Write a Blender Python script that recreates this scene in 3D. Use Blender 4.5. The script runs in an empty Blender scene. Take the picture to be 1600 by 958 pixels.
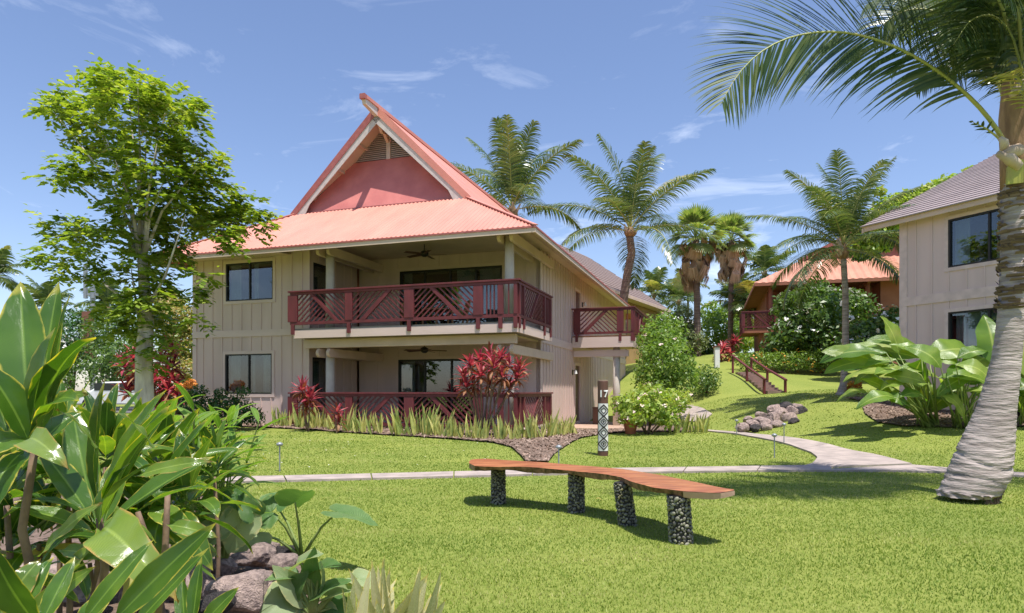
import bpy, math, random
import numpy as np
from mathutils import Vector, Matrix
random.seed(7)
RNG = np.random.default_rng(7)
SC = bpy.context.scene
COL = SC.collection
PI = math.pi
rad = math.radians
U = random.uniform

# ------------------------------------------------------------------ camera, world, sun, exposure
F, CX, HY, EYE = 1030.0, 800.0, 611.0, 1.3
cam_d = bpy.data.cameras.new('camera'); cam = bpy.data.objects.new('camera', cam_d); COL.objects.link(cam)
cam_d.sensor_width = 36; cam_d.lens = 36 * F / 1600; cam_d.shift_y = (HY - 479) / 1600
cam_d.clip_start = 0.05; cam_d.clip_end = 3000
cam.location = (0, 0, EYE); cam.rotation_euler = (rad(90), 0, 0)
SC.camera = cam
SC.view_settings.view_transform = 'Standard'; SC.view_settings.look = 'None'
SC.view_settings.exposure = 0.62; SC.view_settings.gamma = 1.0
SUNV = Vector((0.159, -0.284, 1)).normalized()
SUN_EL = math.asin(SUNV.z); SUN_ROT = math.atan2(SUNV.x, SUNV.y)
world = bpy.data.worlds.new('World'); SC.world = world; world.use_nodes = True
wt = world.node_tree; wt.nodes.clear()
def wn(t, **k):
    n = wt.nodes.new(t)
    for a, b in k.items(): setattr(n, a, b)
    return n
sky = wn('ShaderNodeTexSky', sky_type='NISHITA', sun_disc=False, sun_elevation=SUN_EL, sun_rotation=SUN_ROT,
         altitude=0, air_density=1.0, dust_density=0.6, ozone_density=2.0)
bg = wn('ShaderNodeBackground'); bg.inputs[1].default_value = 0.15
wo = wn('ShaderNodeOutputWorld')
tc = wn('ShaderNodeTexCoord'); mp = wn('ShaderNodeMapping'); mp.inputs['Scale'].default_value = (1.2, 1.2, 4.2)
mp.inputs['Rotation'].default_value = (0.25, 0.1, 0.6)
n1 = wn('ShaderNodeTexNoise'); n1.inputs['Scale'].default_value = 4.2; n1.inputs['Detail'].default_value = 7; n1.inputs['Distortion'].default_value = 0.7
n1.inputs['Roughness'].default_value = 0.62
cr = wn('ShaderNodeValToRGB'); cr.color_ramp.elements[0].position = 0.57; cr.color_ramp.elements[1].position = 0.80
cr.color_ramp.elements[0].color = (0, 0, 0, 1); cr.color_ramp.elements[1].color = (.6, .6, .6, 1)
sx = wn('ShaderNodeSeparateXYZ')
lowm = wn('ShaderNodeMapRange'); lowm.inputs[1].default_value = 0.62; lowm.inputs[2].default_value = 0.1; lowm.inputs[3].default_value = 0.05; lowm.inputs[4].default_value = 1
mulm = wn('ShaderNodeMath', operation='MULTIPLY')
mx = wn('ShaderNodeMix', data_type='RGBA'); mx.inputs[7].default_value = (7.0, 7.4, 8.2, 1)
tint = wn('ShaderNodeMix', data_type='RGBA', blend_type='MULTIPLY'); tint.inputs[0].default_value = 1
tint.inputs[7].default_value = (.80, .77, .83, 1)
L = wt.links.new
L(tc.outputs['Generated'], mp.inputs[0]); L(mp.outputs[0], n1.inputs['Vector']); L(n1.outputs[0], cr.inputs[0])
L(tc.outputs['Generated'], sx.inputs[0]); L(sx.outputs[2], lowm.inputs[0]); L(cr.outputs[0], mulm.inputs[0]); L(lowm.outputs[0], mulm.inputs[1])
L(mulm.outputs[0], mx.inputs[0]); L(sky.outputs[0], tint.inputs[6]); L(tint.outputs[2], mx.inputs[6]); L(mx.outputs[2], bg.inputs[0]); L(bg.outputs[0], wo.inputs[0])
sun_d = bpy.data.lights.new('sun', 'SUN'); sun_d.energy = 4.4; sun_d.angle = rad(0.53); sun_d.color = (1.0, .955, .88)
sun = bpy.data.objects.new('sun', sun_d); COL.objects.link(sun); sun.rotation_euler = SUNV.to_track_quat('Z', 'Y').to_euler()
sun.location = (5, -5, 30)

# ------------------------------------------------------------------ materials
MATS = {}
def new_mat(name):
    m = bpy.data.materials.new(name); m.use_nodes = True; nt = m.node_tree; nt.nodes.clear()
    return m, nt
def pm(name, c1, c2=None, scale=4, rough=.7, bump=0.0, bscale=30, stretch=(1, 1, 1), metallic=0, spec=.4, detail=6, bdist=.01, lo=.35, hi=.65):
    if name in MATS: return MATS[name]
    m, nt = new_mat(name); N = nt.nodes.new; K = nt.links.new
    out = N('ShaderNodeOutputMaterial'); p = N('ShaderNodeBsdfPrincipled'); K(p.outputs[0], out.inputs[0])
    p.inputs['Roughness'].default_value = rough; p.inputs['Metallic'].default_value = metallic
    p.inputs['Specular IOR Level'].default_value = spec
    t = N('ShaderNodeTexCoord'); mp = N('ShaderNodeMapping'); mp.inputs['Scale'].default_value = stretch; K(t.outputs['Object'], mp.inputs[0])
    if c2 is None: c2 = tuple(v * .82 for v in c1)
    n = N('ShaderNodeTexNoise'); n.inputs['Scale'].default_value = scale; n.inputs['Detail'].default_value = detail; K(mp.outputs[0], n.inputs['Vector'])
    r = N('ShaderNodeValToRGB'); r.color_ramp.elements[0].position = lo; r.color_ramp.elements[1].position = hi
    r.color_ramp.elements[0].color = (*c1, 1); r.color_ramp.elements[1].color = (*c2, 1)
    K(n.outputs[0], r.inputs[0]); K(r.outputs[0], p.inputs['Base Color'])
    if bump:
        b = N('ShaderNodeBump'); b.inputs['Strength'].default_value = bump; b.inputs['Distance'].default_value = bdist
        n2 = N('ShaderNodeTexNoise'); n2.inputs['Scale'].default_value = bscale; n2.inputs['Detail'].default_value = 8; K(mp.outputs[0], n2.inputs['Vector'])
        K(n2.outputs[0], b.inputs['Height']); K(b.outputs[0], p.inputs['Normal'])
    MATS[name] = m; return m
def leafm(name, cols, rough=.45, trans=.35, tcol=None, uvleaf=False, edge=None, spec=.4, nscale=3.0, veins=0):
    """foliage: colour varies from leaf to leaf, light passes through"""
    if name in MATS: return MATS[name]
    m, nt = new_mat(name); N = nt.nodes.new; K = nt.links.new
    out = N('ShaderNodeOutputMaterial'); p = N('ShaderNodeBsdfPrincipled')
    p.inputs['Roughness'].default_value = rough; p.inputs['Specular IOR Level'].default_value = spec
    g = N('ShaderNodeNewGeometry'); oi = N('ShaderNodeObjectInfo'); r = N('ShaderNodeValToRGB')
    el = r.color_ramp.elements
    while len(el) < len(cols): el.new(.5)
    for i, c in enumerate(cols): el[i].position = i / max(1, len(cols) - 1); el[i].color = (*c, 1)
    a = N('ShaderNodeMath'); a.operation = 'ADD'; K(g.outputs['Random Per Island'], a.inputs[0]); K(oi.outputs['Random'], a.inputs[1])
    fr = N('ShaderNodeMath'); fr.operation = 'FRACT'; K(a.outputs[0], fr.inputs[0])
    tcn = N('ShaderNodeTexCoord'); ns = N('ShaderNodeTexNoise'); ns.inputs['Scale'].default_value = nscale; gm_ = N('ShaderNodeMapping'); gm_.inputs['Scale'].default_value = (.5, 1.7, 1) if name == 'grass_blade' else (1, 1, 1); K(tcn.outputs['Object'], gm_.inputs[0]); K(gm_.outputs[0], ns.inputs['Vector'])
    ad = N('ShaderNodeMath'); ad.operation = 'MULTIPLY_ADD'; ad.inputs[1].default_value = .7; K(fr.outputs[0], ad.inputs[0])
    s2 = N('ShaderNodeMath'); s2.operation = 'MULTIPLY_ADD'; s2.inputs[1].default_value = 1.5 if name == 'grass_blade' else .9; s2.inputs[2].default_value = -.6 if name == 'grass_blade' else -.3; K(ns.outputs[0], s2.inputs[0]); K(s2.outputs[0], ad.inputs[2])
    K(ad.outputs[0], r.inputs[0]); cout = r.outputs[0]
    if uvleaf:
        sp = N('ShaderNodeSeparateXYZ'); K(tcn.outputs['UV'], sp.inputs[0])
        d = N('ShaderNodeMath'); d.operation = 'SUBTRACT'; d.inputs[1].default_value = .5; K(sp.outputs[0], d.inputs[0])
        ab = N('ShaderNodeMath'); ab.operation = 'ABSOLUTE'; K(d.outputs[0], ab.inputs[0])
        rm = N('ShaderNodeValToRGB'); rm.color_ramp.elements[0].position = .015; rm.color_ramp.elements[1].position = .05
        rm.color_ramp.elements[0].color = (1, 1, 1, 1); rm.color_ramp.elements[1].color = (0, 0, 0, 1); K(ab.outputs[0], rm.inputs[0])
        m1 = N('ShaderNodeMix'); m1.data_type = 'RGBA'; m1.inputs[7].default_value = (*(min(1, c * 1.9 + .05) for c in cols[-1]), 1)
        mm = N('ShaderNodeMath'); mm.operation = 'MULTIPLY'; mm.inputs[1].default_value = .3; K(rm.outputs[0], mm.inputs[0]); K(mm.outputs[0], m1.inputs[0]); K(cout, m1.inputs[6]); cout = m1.outputs[2]
        if edge:
            re = N('ShaderNodeMath'); re.operation = 'MULTIPLY_ADD'; re.inputs[1].default_value = 1.0; K(ab.outputs[0], re.inputs[0])
            n3 = N('ShaderNodeTexNoise'); n3.inputs['Scale'].default_value = 9; K(tcn.outputs['Object'], n3.inputs['Vector'])
            n4 = N('ShaderNodeMath'); n4.operation = 'MULTIPLY_ADD'; n4.inputs[1].default_value = .22; n4.inputs[2].default_value = -.11; K(n3.outputs[0], n4.inputs[0]); K(n4.outputs[0], re.inputs[2])
            r3 = N('ShaderNodeValToRGB'); r3.color_ramp.elements[0].position = .455; r3.color_ramp.elements[1].position = .52
            r3.color_ramp.elements[0].color = (0, 0, 0, 1); r3.color_ramp.elements[1].color = (1, 1, 1, 1); K(re.outputs[0], r3.inputs[0])
            m2 = N('ShaderNodeMix'); m2.data_type = 'RGBA'; m2.inputs[7].default_value = (*edge, 1); tp = N('ShaderNodeMath'); tp.operation = 'MULTIPLY_ADD'; tp.inputs[1].default_value = 1.0; K(sp.outputs[1], tp.inputs[0]); K(n4.outputs[0], tp.inputs[2])
            r5 = N('ShaderNodeValToRGB'); r5.color_ramp.elements[0].position = .90; r5.color_ramp.elements[1].position = 1.0; r5.color_ramp.elements[0].color = (0, 0, 0, 1); r5.color_ramp.elements[1].color = (1, 1, 1, 1); K(tp.outputs[0], r5.inputs[0])
            mxm = N('ShaderNodeMath'); mxm.operation = 'MAXIMUM'; K(r3.outputs[0], mxm.inputs[0]); K(r5.outputs[0], mxm.inputs[1]); K(mxm.outputs[0], m2.inputs[0]); K(cout, m2.inputs[6]); cout = m2.outputs[2]
        wv = N('ShaderNodeTexWave'); wv.inputs['Scale'].default_value = veins or 9; wv.inputs['Distortion'].default_value = 1.2
        wm = N('ShaderNodeCombineXYZ'); v2 = N('ShaderNodeMath'); v2.operation = 'SUBTRACT'; K(sp.outputs[1], v2.inputs[0]); K(ab.outputs[0], v2.inputs[1]); K(v2.outputs[0], wm.inputs[0])
        K(wm.outputs[0], wv.inputs['Vector'])
        b = N('ShaderNodeBump'); b.inputs['Strength'].default_value = .35; b.inputs['Distance'].default_value = .004; K(wv.outputs[0], b.inputs['Height']); K(b.outputs[0], p.inputs['Normal'])
        if veins:
            m4 = N('ShaderNodeMix'); m4.data_type = 'RGBA'; m4.blend_type = 'MULTIPLY'; m4.inputs[0].default_value = .35; K(cout, m4.inputs[6]); K(wv.outputs[0], m4.inputs[7]); cout = m4.outputs[2]
    K(cout, p.inputs['Base Color'])
    tr = N('ShaderNodeBsdfTranslucent'); tm = N('ShaderNodeMix'); tm.data_type = 'RGBA'; tm.blend_type = 'MULTIPLY'; tm.inputs[0].default_value = 1
    tm.inputs[7].default_value = (*(tcol or (1.7, 1.8, .7)), 1); K(cout, tm.inputs[6]); K(tm.outputs[2], tr.inputs[0])
    ms = N('ShaderNodeMixShader'); ms.inputs[0].default_value = trans; K(p.outputs[0], ms.inputs[1]); K(tr.outputs[0], ms.inputs[2]); K(ms.outputs[0], out.inputs[0])
    MATS[name] = m; return m

SIDING = pm('siding_paint', (.66, .50, .45), (.57, .43, .385), scale=1.6, rough=.75, bump=.25, bscale=18, stretch=(1, 1, .12))
TRIM = pm('trim_paint', (.68, .525, .47), (.61, .47, .42), scale=3, rough=.7, bump=.15, bscale=25, stretch=(.2, .2, 1))
CREAM = pm('cream_paint', (.66, .50, .40), (.58, .44, .35), scale=2, rough=.6)
CEIL = pm('ceiling_paint', (.64, .49, .39), (.57, .44, .35), scale=2, rough=.8)
PALE = pm('pale_board', (.62, .56, .52), (.52, .46, .43), scale=6, rough=.6)
ROOF = pm('red_metal_roof', (.66, .27, .205), (.55, .21, .16), scale=1.3, rough=.5, bump=.12, bscale=9, lo=.3, hi=.8, stretch=(1.6, .5, .5))
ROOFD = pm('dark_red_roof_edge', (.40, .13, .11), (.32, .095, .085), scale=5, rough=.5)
GABLE = pm('red_gable_panel', (.58, .20, .175), (.49, .155, .14), scale=1.7, rough=.6, bump=.1, bscale=40)
MAROON = pm('maroon_stain', (.165, .032, .036), (.115, .025, .028), scale=5, rough=.5, bump=.2, bscale=40, stretch=(1, 1, .3))
BLACKM = pm('dark_bronze_frame', (.018, .017, .016), rough=.4)
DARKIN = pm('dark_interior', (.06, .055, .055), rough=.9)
CURT = pm('curtain_fabric', (.62, .66, .68), (.5, .54, .57), scale=3, rough=.9)
CONC = pm('concrete', (.43, .355, .315), (.30, .25, .225), scale=3.2, rough=.85, bump=.35, bscale=60)
MULCH = pm('bark_mulch', (.115, .075, .055), (.24, .17, .13), scale=22, rough=.95, bump=1.0, bscale=45, bdist=.03)
SHING = pm('brown_shingle', (.25, .185, .165), (.19, .14, .13), scale=7, rough=.75, bump=.3, bscale=30)
TILE = pm('grey_brown_tile', (.38, .31, .30), (.32, .26, .25), scale=1.5, rough=.6)
ORANGE = pm('terracotta_wall', (.34, .135, .08), (.29, .11, .065), scale=2, rough=.8)
ORROOF = pm('orange_metal_roof', (.60, .28, .19), (.52, .23, .16), scale=1.2, rough=.5)
BARKG = pm('grey_bark', (.62, .55, .50), (.38, .32, .29), scale=7, rough=.9, bump=.9, bscale=16, stretch=(1, 1, .25), bdist=.03)
BARKB = pm('brown_bark', (.22, .15, .10), (.12, .08, .055), scale=9, rough=.9, bump=.6, bscale=20, bdist=.02)
STEM = pm('green_stem', (.16, .24, .06), (.24, .28, .09), scale=9, rough=.5)
CANE = pm('cane_stem', (.24, .155, .10), (.12, .075, .05), scale=14, rough=.7, bump=.4, bscale=40)
LAVA = pm('lava_rock', (.44, .33, .29), (.20, .15, .14), scale=5, rough=.95, bump=.8, bscale=22, bdist=.03)
LAVAB = pm('black_lava_rock', (.045, .04, .043), (.10, .085, .085), scale=6, rough=.95, bump=1, bscale=16, bdist=.05)
GREYM = pm('grey_metal', (.30, .32, .34), rough=.45, metallic=.3)
WHITEP = pm('white_paint', (.78, .77, .74), (.70, .69, .67), rough=.5)
BLUEGREY = pm('blue_cushion', (.10, .17, .32), rough=.8)
WOODCH = pm('teak', (.40, .20, .08), (.30, .14, .06), scale=8, stretch=(1, 1, .3), rough=.5)
TERRA = pm('terracotta_pot', (.50, .16, .09), rough=.8)
BROWNP = pm('brown_painted_wood', (.14, .065, .045), (.10, .05, .035), scale=8, rough=.6, bump=.3, bscale=40, stretch=(1, 1, .2))

def glass_mat():
    m, nt = new_mat('window_glass'); N = nt.nodes.new; K = nt.links.new
    out = N('ShaderNodeOutputMaterial'); t = N('ShaderNodeBsdfTransparent'); t.inputs[0].default_value = (.62, .66, .66, 1)
    g = N('ShaderNodeBsdfGlossy'); g.inputs['Roughness'].default_value = .015; g.inputs[0].default_value = (.95, .97, 1, 1)
    lw = N('ShaderNodeLayerWeight'); lw.inputs[0].default_value = .18
    mr = N('ShaderNodeMath'); mr.operation = 'MULTIPLY_ADD'; mr.inputs[1].default_value = .7; mr.inputs[2].default_value = .09; K(lw.outputs['Fresnel'], mr.inputs[0])
    ms = N('ShaderNodeMixShader'); K(mr.outputs[0], ms.inputs[0]); K(t.outputs[0], ms.inputs[1]); K(g.outputs[0], ms.inputs[2]); K(ms.outputs[0], out.inputs[0])
    return m
GLASS = glass_mat()

def grass_ground():
    m, nt = new_mat('lawn_turf'); N = nt.nodes.new; K = nt.links.new
    out = N('ShaderNodeOutputMaterial'); p = N('ShaderNodeBsdfPrincipled'); p.inputs['Roughness'].default_value = .85; p.inputs['Specular IOR Level'].default_value = .2
    t = N('ShaderNodeTexCoord')
    a = N('ShaderNodeTexNoise'); a.inputs['Scale'].default_value = .55; a.inputs['Detail'].default_value = 4; K(t.outputs['Object'], a.inputs['Vector'])
    mp = N('ShaderNodeMapping'); mp.inputs['Scale'].default_value = (1, .45, 1); K(t.outputs['Object'], mp.inputs[0])
    b = N('ShaderNodeTexNoise'); b.inputs['Scale'].default_value = 30; b.inputs['Detail'].default_value = 6; b.inputs['Roughness'].default_value = .7; K(mp.outputs[0], b.inputs['Vector'])
    r = N('ShaderNodeValToRGB'); e = r.color_ramp.elements; e[0].position = .3; e[1].position = .7
    e[0].color = (.14, .195, .027, 1); e[1].color = (.28, .31, .06, 1)
    r2 = N('ShaderNodeValToRGB'); e = r2.color_ramp.elements; e[0].position = .36; e[1].position = .68
    e[0].color = (.12, .17, .022, 1); e[1].color = (.34, .36, .10, 1)
    K(a.outputs[0], r.inputs[0]); K(b.outputs[0], r2.inputs[0])
    mx = N('ShaderNodeMix'); mx.data_type = 'RGBA'; mx.inputs[0].default_value = .55; K(r.outputs[0], mx.inputs[6]); K(r2.outputs[0], mx.inputs[7])
    K(mx.outputs[2], p.inputs['Base Color'])
    bp = N('ShaderNodeBump'); bp.inputs['Strength'].default_value = .8; bp.inputs['Distance'].default_value = .03; K(b.outputs[0], bp.inputs['Height']); K(bp.outputs[0], p.inputs['Normal'])
    K(p.outputs[0], out.inputs[0]); return m
TURF = grass_ground()

# ------------------------------------------------------------------ mesh helpers
class MB:
    def __init__(s): s.v = []; s.f = []; s.uv = None
    def add(s, vs, fs):
        o = len(s.v); s.v += [tuple(map(float, v)) for v in vs]; s.f += [tuple(i + o for i in f) for f in fs]; return s
    def box(s, a, b):
        (x0, y0, z0), (x1, y1, z1) = a, b
        x0, x1 = min(x0, x1), max(x0, x1); y0, y1 = min(y0, y1), max(y0, y1); z0, z1 = min(z0, z1), max(z0, z1)
        return s.add([(x0, y0, z0), (x1, y0, z0), (x1, y1, z0), (x0, y1, z0), (x0, y0, z1), (x1, y0, z1), (x1, y1, z1), (x0, y1, z1)],
                     [(0, 3, 2, 1), (4, 5, 6, 7), (0, 1, 5, 4), (1, 2, 6, 5), (2, 3, 7, 6), (3, 0, 4, 7)])
    def beam(s, p, q, w, h, up=(0, 0, 1)):
        """bar of section w (sideways) x h (along up) from p to q"""
        p, q = Vector(p), Vector(q); d = (q - p).normalized(); sd = d.cross(Vector(up))
        if sd.length < 1e-4: sd = d.cross(Vector((0, 1, 0)))
        sd.normalize(); u = sd.cross(d).normalized()
        vs = []
        for c in (p, q):
            for a, b in ((-1, -1), (1, -1), (1, 1), (-1, 1)): vs.append(c + sd * a * w / 2 + u * b * h / 2)
        return s.add(vs, [(0, 1, 2, 3), (7, 6, 5, 4), (0, 4, 5, 1), (1, 5, 6, 2), (2, 6, 7, 3), (3, 7, 4, 0)])
    def tube(s, pts, rs, n=8, cap=True, wob=0):
        pts = [Vector(p) for p in pts]
        if not hasattr(rs, '__len__'): rs = [rs] * len(pts)
        vs = []; ref = Vector((1, 0, .01))
        for i, p in enumerate(pts):
            d = (pts[min(i + 1, len(pts) - 1)] - pts[max(i - 1, 0)]).normalized()
            a = d.cross(ref)
            if a.length < .1: a = d.cross(Vector((0, 1, 0)))
            a.normalize(); b = d.cross(a)
            for k in range(n):
                t = 2 * PI * k / n; r = rs[i] * (1 + (U(-wob, wob) if wob else 0)); vs.append(p + a * math.cos(t) * r + b * math.sin(t) * r)
        fs = [(i * n + k, i * n + (k + 1) % n, (i + 1) * n + (k + 1) % n, (i + 1) * n + k) for i in range(len(pts) - 1) for k in range(n)]
        if cap: fs += [tuple(range(n))[::-1], tuple((len(pts) - 1) * n + k for k in range(n))]
        return s.add(vs, fs)
    def prism(s, poly, d):
        """planar polygon (3-D points) pushed along d"""
        n = len(poly); d = Vector(d); P = [Vector(p) for p in poly]
        fs = [tuple(range(n))[::-1], tuple(range(n, 2 * n))] + [(i, (i + 1) % n, n + (i + 1) % n, n + i) for i in range(n)]
        return s.add(P + [p + d for p in P], fs)
    def build(s, name, mat, parent=None, smooth=False, bevel=0):
        me = bpy.data.meshes.new(name); me.from_pydata(s.v, [], s.f); me.update()
        if mat: me.materials.append(mat)
        if smooth: me.polygons.foreach_set('use_smooth', [True] * len(me.polygons))
        o = link(name, me, parent)
        if bevel:
            b = o.modifiers.new('bevel', 'BEVEL'); b.width = bevel; b.segments = 1; b.limit_method = 'ANGLE'
        return o
def link(name, me, parent=None):
    o = bpy.data.objects.new(name, me); COL.objects.link(o)
    if parent: o.parent = parent
    return o
def fastmesh(name, V, k, mat, parent=None, uv=None, smooth=False):
    """V: (n*k,3) array, every k consecutive verts one polygon"""
    V = np.asarray(V, dtype=np.float32).reshape(-1, 3); nf = len(V) // k
    me = bpy.data.meshes.new(name); me.vertices.add(len(V)); me.vertices.foreach_set('co', V.ravel())
    me.loops.add(len(V)); me.loops.foreach_set('vertex_index', np.arange(len(V), dtype=np.int32))
    me.polygons.add(nf); me.polygons.foreach_set('loop_start', np.arange(0, len(V), k, dtype=np.int32))
    me.update(calc_edges=True); me.validate()
    if mat: me.materials.append(mat)
    return link(name, me, parent)
def gridmesh(name, V, nu, nv, mat, uv=True, smooth=True):
    """V ordered [row j][col i], uv u across, v along; many strips allowed: V (m, nv*nu, 3)"""
    V = np.asarray(V, dtype=np.float32); V = V.reshape(-1, nu * nv, 3); m = len(V)
    q = []
    for j in range(nv - 1):
        for i in range(nu - 1): q.append((j * nu + i, j * nu + i + 1, (j + 1) * nu + i + 1, (j + 1) * nu + i))
    q = np.array(q, dtype=np.int32); Q = (q[None] + (np.arange(m, dtype=np.int32) * nu * nv)[:, None, None]).reshape(-1, 4)
    me = bpy.data.meshes.new(name); me.vertices.add(m * nu * nv); me.vertices.foreach_set('co', V.ravel())
    me.loops.add(Q.size); me.loops.foreach_set('vertex_index', Q.ravel()); me.polygons.add(len(Q)); me.polygons.foreach_set('loop_start', np.arange(0, Q.size, 4, dtype=np.int32))
    me.update(calc_edges=True)
    if smooth: me.polygons.foreach_set('use_smooth', [True] * len(me.polygons))
    if uv:
        l = me.uv_layers.new(name='uv'); uvv = np.array([(i / (nu - 1), j / (nv - 1)) for j in range(nv) for i in range(nu)], dtype=np.float32)
        l.data.foreach_set('uv', np.tile(uvv, (m, 1))[Q.ravel()].ravel())
    if mat: me.materials.append(mat)
    return me
def tag(o, label=None, cat=None, group=None, kind=None):
    if label: o['label'] = label
    if cat: o['category'] = cat
    if group: o['group'] = group
    if kind: o['kind'] = kind
    return o
def thing(name, label, cat, loc=(0, 0, 0), rotz=0, group=None, kind=None):
    o = bpy.data.objects.new(name, None); COL.objects.link(o); o.location = loc; o.rotation_euler = (0, 0, rotz); o.empty_display_size = .2
    return tag(o, label, cat, group, kind)
def basis(d, up=(0, 0, 1)):
    d = Vector(d).normalized(); y = Vector(up).cross(d)
    if y.length < 1e-4: y = Vector((0, 1, 0))
    y.normalize(); z = d.cross(y); return Matrix((d, y, z)).transposed()
def put(name, me, parent, loc, d, up=(0, 0, 1), sc=1.0, roll=0.0, scv=None):
    o = link(name, me, parent); R = basis(d, up).to_4x4()
    if roll: R = R @ Matrix.Rotation(roll, 4, 'X')
    S = Matrix.Diagonal((*(scv or (sc, sc, sc)), 1)); o.matrix_basis = Matrix.Translation(loc) @ R @ S; return o

# ------------------------------------------------------------------ terrain
def W(px, py, Y): return ((px - CX) / F * Y, Y, EYE + (HY - py) / F * Y)
ctl = [W(*c) for c in [(410, 668, 20.5), (650, 681, 17.3), (840, 690, 15.5), (958, 671, 25), (1000, 673, 21), (1100, 673, 20.5), (1060, 646, 27), (1110, 650, 24.5),
       (1150, 621, 27), (1100, 602, 31), (1040, 640, 30), (1190, 617, 28), (1225, 614, 27), (1150, 583, 34), (1110, 562, 41), (1100, 556, 50), (1300, 618, 22), (1250, 619, 24.5),
       (1260, 596, 32), (1240, 575, 38), (1240, 552, 43), (1330, 560, 43), (1205, 672, 19), (1240, 640, 21), (1340, 690, 15.2), (1500, 671, 15.5), (1590, 668, 15.3), (1340, 624, 20),
       (1400, 650, 17.5), (1450, 660, 16.3), (1500, 645, 18.5), (200, 640, 35), (60, 640, 36), (300, 640, 36), (1400, 560, 45), (1700, 600, 30), (1700, 560, 45), (1000, 570, 46)]]
for x in (-12, -8, -4, -1, 2): ctl += [(x, 12, 0), (x, 6, 0), (x, 0, 0)]
ctl += [(5, 9, 0), (5, 4, 0), (5, 0, 0), (9, 10.4, 0), (9, 6, 0), (9, 0, 0), (13, 9.5, .1), (13, 3, 0), (18, 10, .3), (5, 12, 0), (7.5, 12.6, .02), (0, 20, .1), (-6, 24, .15), (-3, 35, .3), (-20, 20, .2), (-20, 8, 0),
        (-20, 45, .4), (-5, 50, .6), (-20, 60, .6), (5, 62, 3.4), (20, 62, 4.2), (35, 62, 4.6), (35, 40, 4), (30, 15, 1), (30, 0, .6), (-30, 30, .3), (-40, 60, .8), (-40, 0, 0), (40, 0, .8), (8, 14.5, .03), (4, 17, 0), (3.2, 19, -.02)]
cp = np.array(ctl, float)
def _tps(r2): return np.where(r2 > 1e-9, .5 * r2 * np.log(np.maximum(r2, 1e-9)), 0)
_n = len(cp); _A = np.zeros((_n + 3, _n + 3)); _d = cp[:, None, :2] - cp[None, :, :2]; _A[:_n, :_n] = _tps((_d ** 2).sum(-1)) + np.eye(_n) * .35
_A[:_n, _n] = 1; _A[:_n, _n + 1:] = cp[:, :2]; _A[_n, :_n] = 1; _A[_n + 1:, :_n] = cp[:, :2].T
_w = np.linalg.solve(_A, np.concatenate([cp[:, 2], np.zeros(3)]))
def terr(x, y):
    x = np.clip(np.asarray(x, float), -40, 40); y = np.clip(np.asarray(y, float), 0, 62); sh = x.shape
    x = x.ravel(); y = y.ravel(); out = np.empty(len(x))
    for i in range(0, len(x), 40000):
        a = x[i:i + 40000]; b = y[i:i + 40000]
        out[i:i + 40000] = _tps((a[:, None] - cp[:, 0]) ** 2 + (b[:, None] - cp[:, 1]) ** 2) @ _w[:_n] + _w[_n] + _w[_n + 1] * a + _w[_n + 2] * b
    return out.reshape(sh)
def tz(x, y): return float(terr(np.array([x]), np.array([y]))[0])
_ys = np.concatenate([np.arange(2.2, 20, .04), np.arange(20, 62, .15)])
def G(px, py):
    """ground point seen at a pixel"""
    xs = (px - CX) / F * _ys; zs = EYE + (HY - py) / F * _ys; d = zs - terr(xs, _ys); k = np.where(d < 0)[0]
    i = k[0] if len(k) else len(_ys) - 1
    return (xs[i], _ys[i], tz(xs[i], _ys[i]))
def onground(x, y, dz=0): return (x, y, tz(x, y) + dz)

gx = np.concatenate([[-900, -300, -120, -70, -50], np.arange(-40, -14, 1.0), np.arange(-14, 17, .2), np.arange(17, 40, 1.0), [40, 55, 80, 150, 400, 900]])
gy = np.concatenate([[-300, -60, -15, -4], np.arange(0, 30, .2), np.arange(30, 62, .6), [62, 70, 90, 140, 300, 700, 1500]])
GX, GY = np.meshgrid(gx, gy); GZ = terr(GX, GY)
me = gridmesh('lawn_ground', np.stack([GX, GY, GZ], -1).reshape(1, -1, 3), len(gx), len(gy), TURF, uv=False)
tag(link('ground', me), kind='structure')

def pip(x, y, poly):
    x = np.asarray(x); y = np.asarray(y); ins = np.zeros(x.shape, bool); n = len(poly)
    for i in range(n):
        x0, y0 = poly[i][:2]; x1, y1 = poly[(i + 1) % n][:2]
        c = ((y0 > y) != (y1 > y)) & (x < (x1 - x0) * (y - y0) / ((y1 - y0) if y1 != y0 else 1e-9) + x0); ins ^= c
    return ins
def draped(name, poly, mat, dz, step=.12, parent=None, noise=0.0):
    """sheet over the terrain inside a plan polygon"""
    P = np.array([p[:2] for p in poly]); x0, y0 = P.min(0); x1, y1 = P.max(0)
    import bmesh
    bm = bmesh.new(); vs = [bm.verts.new((p[0], p[1], 0)) for p in poly]; bm.faces.new(vs)
    for ax, a, b in ((0, x0, x1), (1, y0, y1)):
        c = a + step
        while c < b:
            co = (c, 0, 0) if ax == 0 else (0, c, 0); no = (1, 0, 0) if ax == 0 else (0, 1, 0)
            bmesh.ops.bisect_plane(bm, geom=bm.verts[:] + bm.edges[:] + bm.faces[:], plane_co=co, plane_no=no); c += step
    bmesh.ops.triangulate(bm, faces=[f for f in bm.faces if len(f.verts) > 4])
    X = np.array([v.co.x for v in bm.verts]); Y = np.array([v.co.y for v in bm.verts]); Z = terr(X, Y) + dz
    for v, z in zip(bm.verts, Z): v.co.z = z + (U(0, noise) if noise else 0)
    me = bpy.data.meshes.new(name); bm.normal_update(); bm.to_mesh(me); bm.free()
    for p_ in me.polygons[:1]:
        if p_.normal.z < 0: me.flip_normals()
    me.materials.append(mat)
    return link(name, me, parent)

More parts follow.
